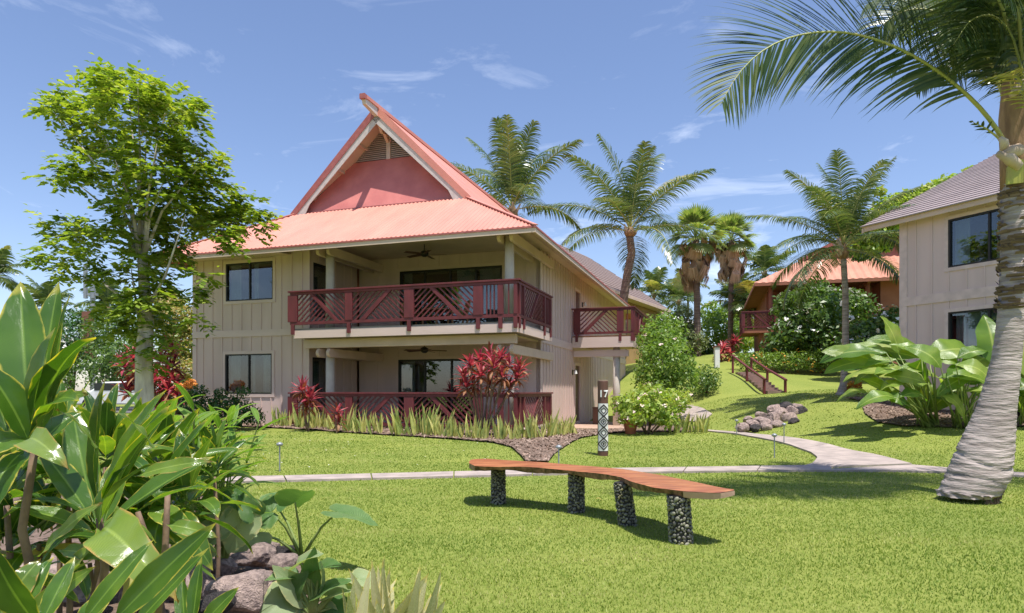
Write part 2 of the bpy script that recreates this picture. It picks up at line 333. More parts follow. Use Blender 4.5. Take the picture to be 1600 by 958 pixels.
# paths -------------------------------------------------------------
def resample(pts, step):
    P = np.array(pts, float); d = np.concatenate([[0], np.cumsum(np.linalg.norm(np.diff(P, axis=0), axis=1))]); n = max(2, int(round(d[-1] / step)) + 1)
    t = np.linspace(0, d[-1], n); return np.stack([np.interp(t, d, P[:, k]) for k in range(P.shape[1])], 1)
AVOID = []
def slab_path(name, left, right, slab, mat, up=.035, label=None):
    """pavement of separate slabs between two edge lines (plan), joints between them"""
    n = max(len(left), len(right)); a = np.array(left); b = np.array(right)
    root = tag(bpy.data.objects.new(name, None), label, None, None, 'structure'); COL.objects.link(root)
    mid = (a + b) / 2; d = np.concatenate([[0], np.cumsum(np.linalg.norm(np.diff(mid, axis=0), axis=1))]); tot = d[-1]; ns = max(1, int(tot / slab))
    AVOID.append([tuple(p) for p in a] + [tuple(p) for p in b[::-1]])
    for k in range(ns):
        t0 = tot * k / ns + .010; t1 = tot * (k + 1) / ns - .010; t = np.linspace(t0, t1, 6)
        A = np.stack([np.interp(t, d, a[:, 0]), np.interp(t, d, a[:, 1])], 1); B = np.stack([np.interp(t, d, b[:, 0]), np.interp(t, d, b[:, 1])], 1)
        m = MB(); vs = []; j = 5
        for i in range(6):
            for w in range(j):
                p = A[i] * (1 - w / (j - 1)) + B[i] * w / (j - 1); vs.append((p[0], p[1], tz(*p) + up))
        nv = len(vs); vs += [(x, y, z - .09) for x, y, z in vs]; fs = []
        for i in range(5):
            for w in range(j - 1): fs.append((i * j + w, (i + 1) * j + w, (i + 1) * j + w + 1, i * j + w + 1))
        per = [w for w in range(j)] + [i * j + j - 1 for i in range(1, 6)] + [5 * j + w for w in range(j - 2, -1, -1)] + [i * j for i in range(4, 0, -1)]
        for i in range(len(per)): p, q = per[i], per[(i + 1) % len(per)]; fs.append((p, q, q + nv, p + nv))
        m.add(vs, fs); m.build('slab', mat, root)
    return root
def edge_px(l, n=40):
    P = [G(*p)[:2] for p in l]; return resample(P, np.linalg.norm(np.diff(np.array(P), axis=0), axis=1).sum() / n)[:n + 1]
def eq(a, b):
    n = min(len(a), len(b)); return a[:n], b[:n]
l, r = eq(edge_px([(150, 753), (400, 747.5), (560, 744), (720, 739.5), (900, 735.5), (1160, 731.5), (1300, 729)]), edge_px([(150, 764), (400, 755), (560, 751), (720, 747), (900, 742.5), (1160, 738.5), (1300, 737.6)]))
slab_path('footpath', l, r, 1.15, CONC)
l, r = eq(edge_px([(1104, 673.5), (1160, 677), (1225, 684), (1298, 697), (1360, 711), (1425, 728)]), edge_px([(1100, 675), (1150, 679), (1190, 686.5), (1235, 697), (1266, 708), (1278, 717), (1270, 727), (1246, 733.5)]))
slab_path('footpath', l, r, 1.6, CONC, up=.039)
l, r = eq(edge_px([(1425, 729), (1520, 737), (1640, 744)]), edge_px([(1262, 737.5), (1440, 738.5), (1640, 749)]))
slab_path('footpath', l, r, 1.5, CONC, up=.036)
l, r = eq(edge_px([(1040, 633), (1075, 634), (1100, 640), (1113, 648)]), edge_px([(1030, 655), (1060, 658), (1085, 660), (1101, 657)]))
slab_path('footpath', l, r, 1.3, CONC, up=.04)

# mulch beds --------------------------------------------------------
bedpx = [(385, 668), (470, 672), (560, 678), (640, 683), (700, 687), (770, 693), (798, 700), (812, 712), (822, 724), (856, 724), (868, 710), (888, 696), (910, 685), (940, 679), (985, 676)]
bed1 = [G(*p)[:2] for p in bedpx] + [(4.6, 24), (1, 21.0), (.6, 19.2), (-11, 22.6), (-13, 23.5)]
AVOID.append(bed1)
tag(draped('mulch_bed', bed1, MULCH, .03, noise=.03, step=.15), kind='structure')
bed2 = [G(*p)[:2] for p in [(1345, 628), (1352, 648), (1372, 662), (1410, 668), (1470, 669), (1540, 670), (1640, 668)]] + [(16, 17.5), (11.2, 20), (10.3, 20.5)]
AVOID.append(bed2)
tag(draped('mulch_bed', bed2, MULCH, .03, noise=.03, step=.15), kind='structure')
bed3 = [(-3.6, 2.2), (-1.2, 2.6), (-.95, 3.6), (-1.35, 4.3), (-1.6, 5.0), (-2.0, 5.4), (-2.5, 6.2), (-3.4, 8.3), (-6.0, 9.0), (-9, 9.0), (-7, 2.2)]
AVOID.append(bed3)
tag(draped('planting_soil', bed3, MULCH, .03, noise=.03, step=.2), kind='structure')
bed4 = [G(*p)[:2] for p in [(990, 676), (1040, 676), (1104, 675), (1100, 672), (1050, 664), (1010, 660)]]
AVOID.append(bed4); tag(draped('mulch_bed', bed4, MULCH, .02, noise=.02, step=.2), kind='structure')
road = [(-60, 33), (-13, 30), (-9.5, 31), (-9, 34), (-14, 38), (-60, 42)]
tag(draped('road', road, pm('asphalt', (.10, .10, .105), (.14, .135, .13), scale=12, rough=.9), .03, step=1.0), kind='structure')
# bark chips over the beds
def chips(name, poly, n, lab):
    P = np.array(poly); q = RNG.random((n * 3, 2)) * (P.max(0) - P.min(0)) + P.min(0); q = q[pip(q[:, 0], q[:, 1], poly)][:n]; n = len(q)
    z = terr(q[:, 0], q[:, 1]) + .05; a = RNG.random(n) * 2 * PI; l = RNG.uniform(.02, .06, n); w = RNG.uniform(.008, .018, n); t = RNG.normal(0, .35, n)
    d = np.stack([np.cos(a), np.sin(a), t], 1) * l[:, None]; s = np.stack([-np.sin(a), np.cos(a), RNG.normal(0, .4, n)], 1) * w[:, None]; c = np.stack([q[:, 0], q[:, 1], z], 1)
    V = np.stack([c - d - s, c + d - s * .5, c + d * .9 + s, c - d + s], 1)
    o = fastmesh(name, V, 4, leafm('bark_chip', [(.10, .06, .045), (.30, .20, .15), (.42, .33, .27)], rough=.9, trans=.02)); tag(o, lab, 'bark mulch', None, 'stuff')
chips('bark_chips', bed1, 9000, 'brown bark chips spread over the bed along the front of the house')
chips('bark_chips', bed2, 3500, 'shaded bark chips under the broad leaved plants by the grey building')

# grass blades --------------------------------------------------------
def blades():
    out = []
    for (y0, y1, dens, h, w) in ((2.6, 4, 4700, .020, .0038), (4, 5, 3700, .0205, .0044), (5, 6.2, 2900, .021, .005), (6.2, 7.6, 2200, .021, .0058), (7.6, 9.5, 1600, .0215, .0068), (9.5, 12, 950, .022, .0088), (12, 16, 480, .023, .012), (16, 28, 110, .028, .02)):
        xa, xb = -.8 * y1, 1.15 * y1; n = int((xb - xa) * (y1 - y0) * dens); x = RNG.uniform(xa, xb, n); y = RNG.uniform(y0, y1, n)
        k = (x > -.8 * y) & (x < 1.15 * y)
        for P in AVOID: k &= ~pip(x, y, P)
        k &= ~((x < 2.2) & (y > 19)); x = x[k]; y = y[k]; n = len(x); z = terr(x, y)
        pat = .75 + .5 * np.sin(x * 1.3 + np.sin(y * .9) * 2) * np.sin(y * 1.1 + x * .4)
        hh = h * RNG.uniform(.6, 1.35, n) * (.85 + .2 * pat); a = RNG.random(n) * 2 * PI; ww = w * RNG.uniform(.7, 1.3, n)
        lx = RNG.normal(0, .45, n) * hh; ly = RNG.normal(0, .45, n) * hh
        b = np.stack([x, y, z - .003], 1); s = np.stack([np.cos(a) * ww, np.sin(a) * ww, 0 * a], 1)
        out.append(np.stack([b - s, b + s, b + np.stack([lx, ly, hh], 1)], 1).reshape(-1, 3))
    return np.concatenate(out)
GRASSM = leafm('grass_blade', [(.13, .205, .03), (.20, .285, .042), (.29, .35, .075), (.47, .44, .18)], rough=.55, trans=.3, nscale=.9, spec=.25, tcol=(1.3, 1.4, .6))
tag(fastmesh('grass', blades(), 3, GRASSM), 'short mown green grass covering the lawns', 'grass', None, 'stuff')

# ------------------------------------------------------------------ main house
E1 = Vector((.9496, -.3135, 0)); E2 = Vector((.3135, .9496, 0)); RZ = math.atan2(-.3135, .9496)
C0 = (-11.0016, 22.8, 0); WD = 11.585; DP = 22.0; OV = 1.0; EZ = 5.74; ST = 7.8; RG = 11.30; MM = 3.37
def rects(x0, x1, z0, z1, holes):
    xs = sorted({x0, x1, *[h[0] for h in holes], *[h[1] for h in holes]}); out = []
    for a, b in zip(xs, xs[1:]):
        hz = sorted((h[2], h[3]) for h in holes if h[0] <= a + 1e-6 and h[1] >= b - 1e-6); z = z0
        for p, q in hz:
            if p > z + 1e-6: out.append((a, b, z, p))
            z = q
        if z < z1 - 1e-6: out.append((a, b, z, z1))
    return out
class Face:
    """vertical wall plane: origin, along direction, outward normal (in the parent's frame)"""
    def __init__(s, o, a, n): s.o = Vector(o); s.a = Vector(a); s.n = Vector(n)
    def p(s, t, z, d=0): return s.o + s.a * t + s.n * d + Vector((0, 0, z))
    def slab(s, mb, t0, t1, z0, z1, d0, d1):
        vs = [s.p(t, z, d) for d in (d0, d1) for t, z in ((t0, z0), (t1, z0), (t1, z1), (t0, z1))]
        mb.add(vs, [(0, 3, 2, 1), (4, 5, 6, 7), (0, 1, 5, 4), (1, 2, 6, 5), (2, 3, 7, 6), (3, 0, 4, 7)]); return mb
def wallface(fc, t0, t1, z0, z1, holes, parent, mat, bat=None, batw=.045, batz=None, thick=.14, name='wall', batmat=None, skip=()):
    mb = MB()
    for a, b, c, d in rects(t0, t1, z0, z1, holes): fc.slab(mb, a, b, c, d, -thick, 0)
    w = mb.build(name, mat, parent)
    if bat:
        cache = {}; t = t0 + bat
        while t < t1 - .06:
            segs = [(z0, z1)] if not batz else list(batz)
            for p, q in segs:
                cuts = sorted((h[2] - .10, h[3] + .10) for h in list(holes) + list(skip) if h[0] - .1 < t < h[1] + .1); z = p; out = []
                for c, d in cuts:
                    if c > z: out.append((z, min(c, q)))
                    z = max(z, d)
                if z < q: out.append((z, q))
                for c, d in out:
                    if d - c < .08: continue
                    k = round(d - c, 3)
                    if k not in cache:
                        m = MB(); f0 = Face((0, 0, 0), fc.a, fc.n); f0.slab(m, -batw / 2, batw / 2, 0, k, .0, .022); o = m.build('batten', batmat or mat, w); cache[k] = o.data
                    else: o = link('batten', cache[k], w)
                    o.location = fc.p(t, c)
            t += bat
    return w
def window(fc, t0, t1, z0, z1, parent, panes=2, name='window', curtains=((0, .25), (.85, 1)), trim=True, recess=.05, fw=.045, trimmat=None, seed=0):
    rr = random.Random(seed); m = MB()
    for a, b, c, d in ((t0, t1, z0, z0 + fw), (t0, t1, z1 - fw, z1), (t0, t0 + fw, z0 + fw, z1 - fw), (t1 - fw, t1, z0 + fw, z1 - fw)): fc.slab(m, a, b, c, d, -recess - .03, .012)
    for k in range(1, panes):
        c = t0 + (t1 - t0) * k / panes; fc.slab(m, c - fw / 2, c + fw / 2, z0 + fw, z1 - fw, -recess - .025, -.004)
    w = m.build(name, BLACKM, parent)
    for k in range(panes):
        a = t0 + (t1 - t0) * k / panes + (fw if k == 0 else fw / 2); b = t0 + (t1 - t0) * (k + 1) / panes - (fw if k == panes - 1 else fw / 2)
        m = MB(); fc.slab(m, a, b, z0 + fw, z1 - fw, -recess, -recess + .006); m.build('pane', GLASS, w)
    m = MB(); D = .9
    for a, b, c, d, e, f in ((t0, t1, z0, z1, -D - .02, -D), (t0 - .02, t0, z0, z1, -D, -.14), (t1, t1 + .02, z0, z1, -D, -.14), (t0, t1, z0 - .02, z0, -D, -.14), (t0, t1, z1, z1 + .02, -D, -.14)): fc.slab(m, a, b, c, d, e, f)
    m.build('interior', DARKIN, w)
    for a, b in curtains:
        n = max(4, int((b - a) * (t1 - t0) / .035)); V = []
        for i in range(n + 1):
            t = t0 + (t1 - t0) * (a + (b - a) * i / n); dd = -.2 + .03 * math.sin(i * PI * .9 + rr.random()); V += [(t, dd)]
        m = MB(); vs = [fc.p(t, z, d) for t, d in V for z in (z0 + .03, z1 - .03)]; m.add(vs, [(2 * i, 2 * i + 2, 2 * i + 3, 2 * i + 1) for i in range(n)]); m.build('curtain', CURT, w, smooth=True)
    if trim:
        m = MB(); tw = .10
        for a, b, c, d in ((t0 - tw, t1 + tw, z0 - tw, z0), (t0 - tw, t1 + tw, z1, z1 + tw), (t0 - tw, t0, z0, z1), (t1, t1 + tw, z0, z1)): fc.slab(m, a, b, c, d, 0, .028)
        m.build('window_trim', trimmat or TRIM, w)
    return w

house = thing('house', 'two storey taupe board and batten house with steep salmon red metal roof and maroon balconies', 'house', C0, RZ)
FRONT = Face((0, 0, 0), (1, 0, 0), (0, -1, 0)); SIDE = Face((WD, 0, 0), (0, 1, 0), (1, 0, 0)); BACKW = Face((0, 3.0, 0), (1, 0, 0), (0, -1, 0)); LGL = Face((4.69, 0, 0), (0, 1, 0), (1, 0, 0))
LEFTW = Face((0, 0, 0), (0, 1, 0), (-1, 0, 0))
FL = 3.25
hU = (1.37, 3.28, 4.33, 5.60); hL = (1.34, 3.24, 1.20, 2.54)
wallface(FRONT, 0, 4.69, -.3, 3.12, [hL], house, SIDING, bat=.40)
wallface(FRONT, 0, 4.69, 3.34, 6.05, [hU], house, SIDING, bat=.40)
m = MB(); FRONT.slab(m, -.03, 4.69, 3.12, 3.34, -.14, .035); FRONT.slab(m, -.03, .13, -.3, 3.118, 0, .03); FRONT.slab(m, -.03, .13, 3.342, 6.0, 0, .03)
FRONT.slab(m, 4.57, 4.69, -.3, 3.118, 0, .03); m.build('trim_board', TRIM, house)
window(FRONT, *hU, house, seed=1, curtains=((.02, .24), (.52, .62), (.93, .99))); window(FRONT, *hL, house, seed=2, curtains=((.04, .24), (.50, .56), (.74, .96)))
wallface(LEFTW, .002, DP, -.3, 6.05, [], house, SIDING, bat=.8)
# loggia
dU = (6.36, 10.25, FL + .03, 5.58); dL = (6.30, 9.4, .18, 2.42)
wallface(BACKW, 4.69, WD, FL, 6.12, [dU], house, SIDING, bat=.8)
wallface(BACKW, 4.69, WD, .02, 2.95, [dL], house, SIDING, bat=.8)
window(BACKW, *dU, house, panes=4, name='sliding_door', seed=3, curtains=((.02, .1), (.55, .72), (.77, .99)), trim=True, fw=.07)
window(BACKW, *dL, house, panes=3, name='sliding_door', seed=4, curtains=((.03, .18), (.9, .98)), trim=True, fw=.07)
gU = (.2, 1.15, FL + .5, 5.5); gL = (.15, 1.1, .6, 2.4)
wallface(LGL, .002, 2.86, FL, 6.12, [gU], house, SIDING, bat=.5); wallface(LGL, .002, 2.86, .02, 2.95, [gL], house, SIDING, bat=.5)
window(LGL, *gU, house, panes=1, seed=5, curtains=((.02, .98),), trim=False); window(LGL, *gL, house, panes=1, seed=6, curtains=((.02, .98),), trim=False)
# side wall with doors
sd1 = (8.2, 9.15, FL + .1, 5.42); sd2 = (8.2, 9.15, .05, 2.35)
wallface(SIDE, 3.0, DP, -.5, 2.93, [sd2], house, SIDING, bat=.40, batw=.05)
wallface(SIDE, 3.0, DP, 3.2, 6.05, [sd1], house, SIDING, bat=.40, batw=.05)
m = MB(); SIDE.slab(m, 2.98, DP, 2.93, 3.2, -.14, .035); SIDE.slab(m, 2.98, 3.14, -.5, 2.928, 0, .03); SIDE.slab(m, 2.98, 3.14, 3.202, 6.0, 0, .03); m.build('trim_board', TRIM, house)
for h in (sd1, sd2):
    m = MB(); SIDE.slab(m, h[0], h[1], h[2], h[3], -.10, -.05); d = m.build('door', BROWNP, house)
    m = MB(); m.tube([SIDE.p(h[0] + .1, h[2] + 1, -.05), SIDE.p(h[0] + .1, h[2] + 1, .02), SIDE.p(h[0] + .2, h[2] + 1, .03)], .012, 6); m.build('handle', GREYM, d)
    m = MB(); SIDE.slab(m, h[0] - .12, h[0], h[2], h[3] + .12, 0, .03); SIDE.slab(m, h[1], h[1] + .12, h[2], h[3] + .12, 0, .03); SIDE.slab(m, h[0], h[1], h[3], h[3] + .12, 0, .03); m.build('door_trim', TRIM, d)
for z, t in ((5.0, 9.6), (2.05, 7.75)):
    m = MB(); SIDE.slab(m, t - .05, t + .05, z - .1, z + .1, 0, .03); m.tube([SIDE.p(t, z + .05, .03), SIDE.p(t, z + .1, .12)], .012, 6); l_ = m.build('wall_lamp', BLACKM, house)
    m = MB(); m.tube([SIDE.p(t, z + .1, .13), SIDE.p(t, z + .04, .13), SIDE.p(t, z - .06, .13)], [.02, .05, .075], 10); m.build('lamp_shade', WHITEP, l_)
BACK2 = Face((0, DP, 0), (1, 0, 0), (0, 1, 0)); wallface(BACK2, .002, WD - .002, -.3, 6.05, [], house, SIDING)
# floors and ceilings
m = MB(); m.box((4.62, -.70, 2.98), (WD + .36, 3.0, FL)); m.build('balcony_floor', pm('deck', (.30, .26, .22), rough=.8), house)
m = MB(); m.box((4.62, -.5, -.2), (WD + .3, 3.0, .12)); m.build('patio_floor', CONC, house)
m = MB(); m.box((4.70, -.25, 2.93), (WD - .02, 2.85, 2.975)); m.build('patio_ceiling', CEIL, house)
m = MB(); m.add([(4.0, -OV + .05, EZ - .08), (WD + OV - .06, -OV + .05, EZ - .08), (WD + .3, -.3, 6.06), (4.0, -.3, 6.06), (WD + .3, 3.0, 6.06), (4.0, 3.0, 6.06)], [(0, 3, 2, 1), (3, 5, 4, 2)]); m.build('loggia_ceiling', CEIL, house)
for x, y in ((6.6, .4), (9.0, .5), (10.9, .3)):
    m = MB(); m.tube([(x, y, 6.058), (x, y, 6.03)], [.10, .09], 14); m.build('downlight', WHITEP, house)
m = MB(); m.add([(-OV + .06, -OV + .05, EZ - .08), (4.0, -OV + .05, EZ - .08), (4.0, -.03, EZ + .02), (-.03, -.03, EZ + .02)], [(0, 3, 2, 1)])
m.add([(WD + OV - .06, -OV + .05, EZ - .08), (WD + OV - .06, DP + OV, EZ - .08), (WD + .3, DP + .5, 6.06), (WD + .3, -.3, 6.06)], [(0, 3, 2, 1)]); m.add([(WD - .1, 3.0, 6.06), (WD + .3, 3.0, 6.06), (WD + .3, DP + .5, 6.06), (WD - .1, DP + .5, 6.06)], [(0, 3, 2, 1)]); m.build('soffit', CREAM, house)
# fascia boards of slab
m = MB(); m.box((4.62, -.75, 2.94), (WD + .4, -.70, 3.2)); m.box((WD + .36, -.699, 2.94), (WD + .41, 2.95, 3.2)); m.build('balcony_fascia', TRIM, house, bevel=.006)
m = MB(); m.box((4.70, -.33, 2.66), (WD + .22, -.16, 2.935)); m.build('front_beam', CREAM, house, bevel=.008)
def beam_round(x, y0, y1, z, h, w):
    n = 6; pr = [(x - w / 2, y1, z - h / 2), (x - w / 2, y1, z + h / 2), (x - w / 2, y0 + h * .3, z + h / 2)]
    pr += [(x - w / 2, y0 + h * .5 - math.cos(a) * h * .5, z + math.sin(a) * h / 2) for a in (PI / 3, PI / 6, 0, -PI / 6, -PI / 3)] + [(x - w / 2, y0 + h * .5, z - h / 2)]
    return MB().prism(pr, (w, 0, 0))
for z, zb in ((5.72, FL), (2.50, .12)):
    for x in (5.45, 11.50):
        m = MB(); m.tube([(x, .02, zb), (x, .02, z + .08)], [.15, .135], 18, cap=True); m.build('column', pm('column_paint', (.60, .54, .47), (.54, .48, .42), scale=5, rough=.6), house, smooth=True)
        for dx in (-.19, .19):
            yy = 3.0 if x < 10 else 4.2
            if x > 10 and dx < 0: yy = 3.0
            beam_round(x + dx, -.42, yy, z, .27, .11).build('cross_beam', CREAM, house, bevel=.006)
# balustrades -------------------------------------------------------
def balustrade(fc, posts, z0, z1, parent, kinds, pw=.30, drop=True, endcap=(.15, .15)):
    """rail on a vertical plane; posts = positions, kinds = pattern of each panel"""
    root = MB(); fc.slab(root, posts[0] - endcap[0], posts[-1] + endcap[1], z1 - .05, z1, -.09, .08); fc.slab(root, posts[0] - endcap[0] * .6, posts[-1] + endcap[1] * .6, z1 - .13, z1 - .052, -.02, .045)
    rail = root.build('balustrade', MAROON, parent, bevel=.004)
    m = MB(); fc.slab(m, posts[0] - endcap[0] * .6, posts[-1] + endcap[1] * .6, z0, z0 + .09, -.04, .04); m.build('bottom_rail', MAROON, rail)
    for i, t in enumerate(posts):
        w = pw if kinds and (i < len(posts)) else .1
        if isinstance(w, (list, tuple)): w = w[i]
        m = MB(); fc.slab(m, t - w / 2, t + w / 2, z0 + .092, z1 - .132, -.03, .055)
        if drop: fc.slab(m, t - .055, t + .055, z0 - .30, z0 - .002, -.01, .058)
        m.build('post', MAROON, rail, bevel=.004)
    za, zb = z0 + .09, z1 - .13
    for (a, b), k in zip(zip(posts, posts[1:]), kinds):
        wl = pw[posts.index(a)] if isinstance(pw, (list, tuple)) else pw; wr = pw[posts.index(b)] if isinstance(pw, (list, tuple)) else pw
        a += wl / 2; b -= wr / 2; h = zb - za
        if k == 'v':
            n = max(2, int((b - a) / .11))
            for i in range(1, n): m = MB(); t = a + (b - a) * i / n; fc.slab(m, t - .018, t + .018, za, zb, -.012, .02); m.build('slat', MAROON, rail)
            continue
        run = min(h * 1.05, (b - a) * .6)
        if k == '\\': t_top = a + (b - a) * .30; t_bot = t_top + run; s = 1
        else: t_top = b - (b - a) * .28; t_bot = t_top - run; s = -1
        def bar(p, q, w, d0, d1, nm):
            # p,q = (t,z); sheared bar clipped to the panel
            sl = (q[0] - p[0]) / (q[1] - p[1]); ln = math.hypot(sl, 1); hw = w / 2 * ln
            def at(z): return p[0] + sl * (z - p[1])
            zz = np.linspace(max(min(p[1], q[1]), za), min(max(p[1], q[1]), zb), 2); mb = MB()
            vs = [fc.p(t, z, d) for d in (d0, d1) for t, z in ((at(zz[0]) - hw, zz[0]), (at(zz[0]) + hw, zz[0]), (at(zz[1]) + hw, zz[1]), (at(zz[1]) - hw, zz[1]))]
            mb.add(vs, [(0, 3, 2, 1), (4, 5, 6, 7), (0, 1, 5, 4), (1, 2, 6, 5), (2, 3, 7, 6), (3, 0, 4, 7)]); mb.build(nm, MAROON, rail)
        bar((t_bot, za), (t_top, zb), .085, -.015, .042, 'brace')
        # slats parallel to the brace on its outer side, mirrored on the inner side
        for side in (0, 1):
            sl = (t_top - t_bot) / h
            par = (side == 1) if k == '\\' else (side == 0)
            g = sl if par else -sl
            step = .18; n = int((b - a + h * 2) / step)
            for i in range(-n, n):
                c = (t_bot + i * step + .07); pts = []
                for j in range(41):
                    z = za + h * j / 40; t = c + g * (z - za); br = t_bot + sl * (z - za)
                    okk = a < t < b and ((t > br + .05) if side == 1 else (t < br - .05))
                    if okk: pts.append((t, z))
                if len(pts) > 5: bar(pts[0], pts[-1], .042, -.008, .018, 'slat')
    return rail
BFR = Face((0, -.75, 0), (1, 0, 0), (0, -1, 0)); BSD = Face((WD + .4, 0, 0), (0, 1, 0), (1, 0, 0))
pp = [4.62, 6.63, 8.66, 10.83, 11.5]; wp = [.34, .25, .31, .29, .16]
balustrade(BFR, pp + [WD + .36], 3.36, 4.42, house, ['\\', '/', '\\', 'v', 'v'], pw=wp + [.10])
balustrade(BSD, [-.62, -.2, 2.0, 2.75], 3.36, 4.42, house, ['v', '/', 'v'], pw=[.1, .12, .12, .14])
balustrade(BFR, pp + [WD + .36], .26, 1.26, house, ['\\', '/', '\\', 'v', 'v'], pw=wp + [.10], drop=False)
balustrade(BSD, [-.62, -.2, 2.0, 2.75], .26, 1.26, house, ['v', '/', 'v'], pw=[.1, .12, .12, .14], drop=False)
# side entry balcony
SB = Face((WD, 7.6, 0), (1, 0, 0), (0, -1, 0)); SBS = Face((WD + 2.45, 7.6, 0), (0, 1, 0), (1, 0, 0)); zq = .13
m = MB(); m.box((WD + .04, 7.62, 3.18), (WD + 2.4, 11.6, 3.36 + zq)); m.build('entry_floor', WOODCH, house)
m = MB(); m.box((WD + .04, 7.56, 3.02), (WD + 2.46, 7.615, 3.3 + zq)); m.box((WD + 2.41, 7.617, 3.02), (WD + 2.46, 11.6, 3.3 + zq)); m.build('entry_fascia', TRIM, house)
balustrade(SB, [.22, 1.95, 2.42], 3.42 + zq, 4.46 + zq, house, ['/', 'v'], pw=[.28, .26, .1], endcap=(.2, .1))
balustrade(SBS, [.1, 1.3, 2.6, 3.9], 3.42 + zq, 4.46 + zq, house, ['v', '/', '\\'], pw=.12)
m = MB(); m.box((WD + .04, 7.75, 2.66), (WD + 2.25, 7.87, 2.92)); m.build('cross_beam', TRIM, house, bevel=.008)
m = MB(); m.tube([(WD + 1.75, 7.95, -.5), (WD + 1.75, 7.95, 3.15)], [.15, .135], 18); m.build('column', MATS['column_paint'], house, smooth=True)
m = MB(); m.box((WD + .04, 5.5, -.5), (WD + 3.2, 11.8, -.06)); m.build('entry_slab', pm('entry_paving', (.40, .27, .20), (.46, .33, .26), scale=3), house)
# roof --------------------------------------------------------------
X0, X1, Y0r, Y1r = -OV, WD + OV, -OV, DP + OV; XM = WD / 2; HW = (X1 - X0) / 2 - MM
def corrug(x0, x1, lo, hi, name, mat, parent, per=.15, amp=.018, back=None):
    """corrugated sheet; lo(x), hi(x) give end points"""
    n = int((x1 - x0) / per * 6); vs = []; fs = []
    for i in range(n + 1):
        x = x0 + (x1 - x0) * i / n; a = Vector(lo(x)); b = Vector(hi(x)); w = amp * math.sin(2 * PI * (x - x0) / per); off = Vector((0, 0, w)); vs += [a + off, b + off]
    for i in range(n): fs.append((2 * i, 2 * i + 2, 2 * i + 3, 2 * i + 1))
    nn = len(vs); vs += [v - Vector((0, 0, .05)) for v in vs[:nn]]
    for i in range(n): a, b = 2 * i, 2 * i + 2; fs.append((a, a + nn, b + nn, b))
    return MB().add(vs, fs).build(name, mat, parent)
def clampm(x): return min(x - X0, X1 - x, MM)
def fr_hi(x): k = max(.0, clampm(x)); return (x, Y0r + k, EZ + .06 + (ST - EZ - .06) * k / MM)
corrug(X0 + .01, X1 - .01, lambda x: (x, Y0r, EZ + .06), fr_hi, 'roof_skirt', ROOF, house)
def sd_hi(y, s):
    k = max(0, min(y - Y0r, Y1r - y, MM)); return ((X1 - k) if s > 0 else (X0 + k), y, EZ + .06 + (ST - EZ - .06) * k / MM)
for s in (1, -1):
    corrug(Y0r + .01, Y1r - .01, (lambda y: (X1, y, EZ + .06)) if s > 0 else (lambda y: (X0, y, EZ + .06)), lambda y: sd_hi(y, s), 'roof_skirt', ROOF, house)
corrug(X0 + .01, X1 - .01, lambda x: (x, Y1r, EZ + .06), lambda x: (x, Y1r - max(0, clampm(x)), EZ + .06 + (ST - EZ - .06) * max(0, clampm(x)) / MM), 'roof_skirt', ROOF, house)
YF, YB = Y0r + MM + .02, Y1r - MM
AP = YF - .02   # barge apex leans forward a little
for s in (1, -1):
    # upper roof slope: from skirt top up to the ridge
    m = MB(); a0 = Vector((XM + s * (HW + .14), YF - .02, ST - .02)); a1 = Vector((XM, AP, RG)); b0 = Vector((XM + s * (HW + .05), YB, ST + .02)); b1 = Vector((XM, YB, RG))
    m.add([a0, a1, b1, b0, a0 - Vector((0, 0, .10)), a1 - Vector((0, 0, .12)), b1 - Vector((0, 0, .12)), b0 - Vector((0, 0, .10))], [(0, 1, 2, 3), (7, 6, 5, 4), (0, 4, 5, 1), (1, 5, 6, 2), (2, 6, 7, 3)]); m.build('upper_roof', ROOF, house)
    # dark red verge and pale barge board, widening to the foot
    up = Vector((s * .73, 0, .68)); dn = (a1 - a0).normalized()
    m = MB(); p = a0 - Vector((0, .03, .0)); q = a1 - Vector((0, .03, 0)); n_ = Vector((-s * .68, 0, -.73))
    nn = Vector((s * dn.z, 0, -abs(dn.x))); nn = Vector((-s * abs(dn.z), 0, -abs(dn.x))).normalized()
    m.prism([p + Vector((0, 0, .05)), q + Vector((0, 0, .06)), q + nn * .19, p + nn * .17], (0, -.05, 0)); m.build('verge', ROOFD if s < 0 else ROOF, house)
    m = MB(); m.prism([p + nn * .16, q + nn * .185, q + nn * .43, p + (q - p) * .16 + nn * .34, p + nn * .62 + Vector((0, 0, .06))], (0, -.025, 0)); m.build('barge_board', PALE, house)
    # underside lookouts
    m = MB(); m.add([a0 - Vector((-.0, 0, .13)), a1 - Vector((0, 0, .15)), a1 + Vector((0, 1.9, -.15)), a0 + Vector((0, 1.9, -.13))], [(0, 1, 2, 3)]); m.build('gable_soffit', CREAM, house)
    for k in (.22, .5, .74):
        c = a0 + (a1 - a0) * k - Vector((0, 0, .17)); m = MB(); m.beam(c, c + Vector((0, .9, 0)), .09, .09); m.build('lookout', CREAM, house)
m = MB(); m.beam((XM, AP - .85, RG + .0), (XM, YB, RG + .02), .22, .12); m.build('ridge_cap', ROOF, house)
m = MB(); m.prism([(XM - .07, AP - .95, RG + .02), (XM - .07, AP - .85, RG - .24), (XM - .07, AP + .05, RG - .36), (XM - .07, AP + .05, RG - .06), (XM - .07, AP - .9, RG + .0)], (.14, 0, 0)); m.build('ridge_beam', PALE, house)
m = MB(); m.box((XM - .1, AP - 1.0, RG - .1), (XM + .1, AP - .86, RG + .07)); m.build('ridge_end', ROOFD, house)
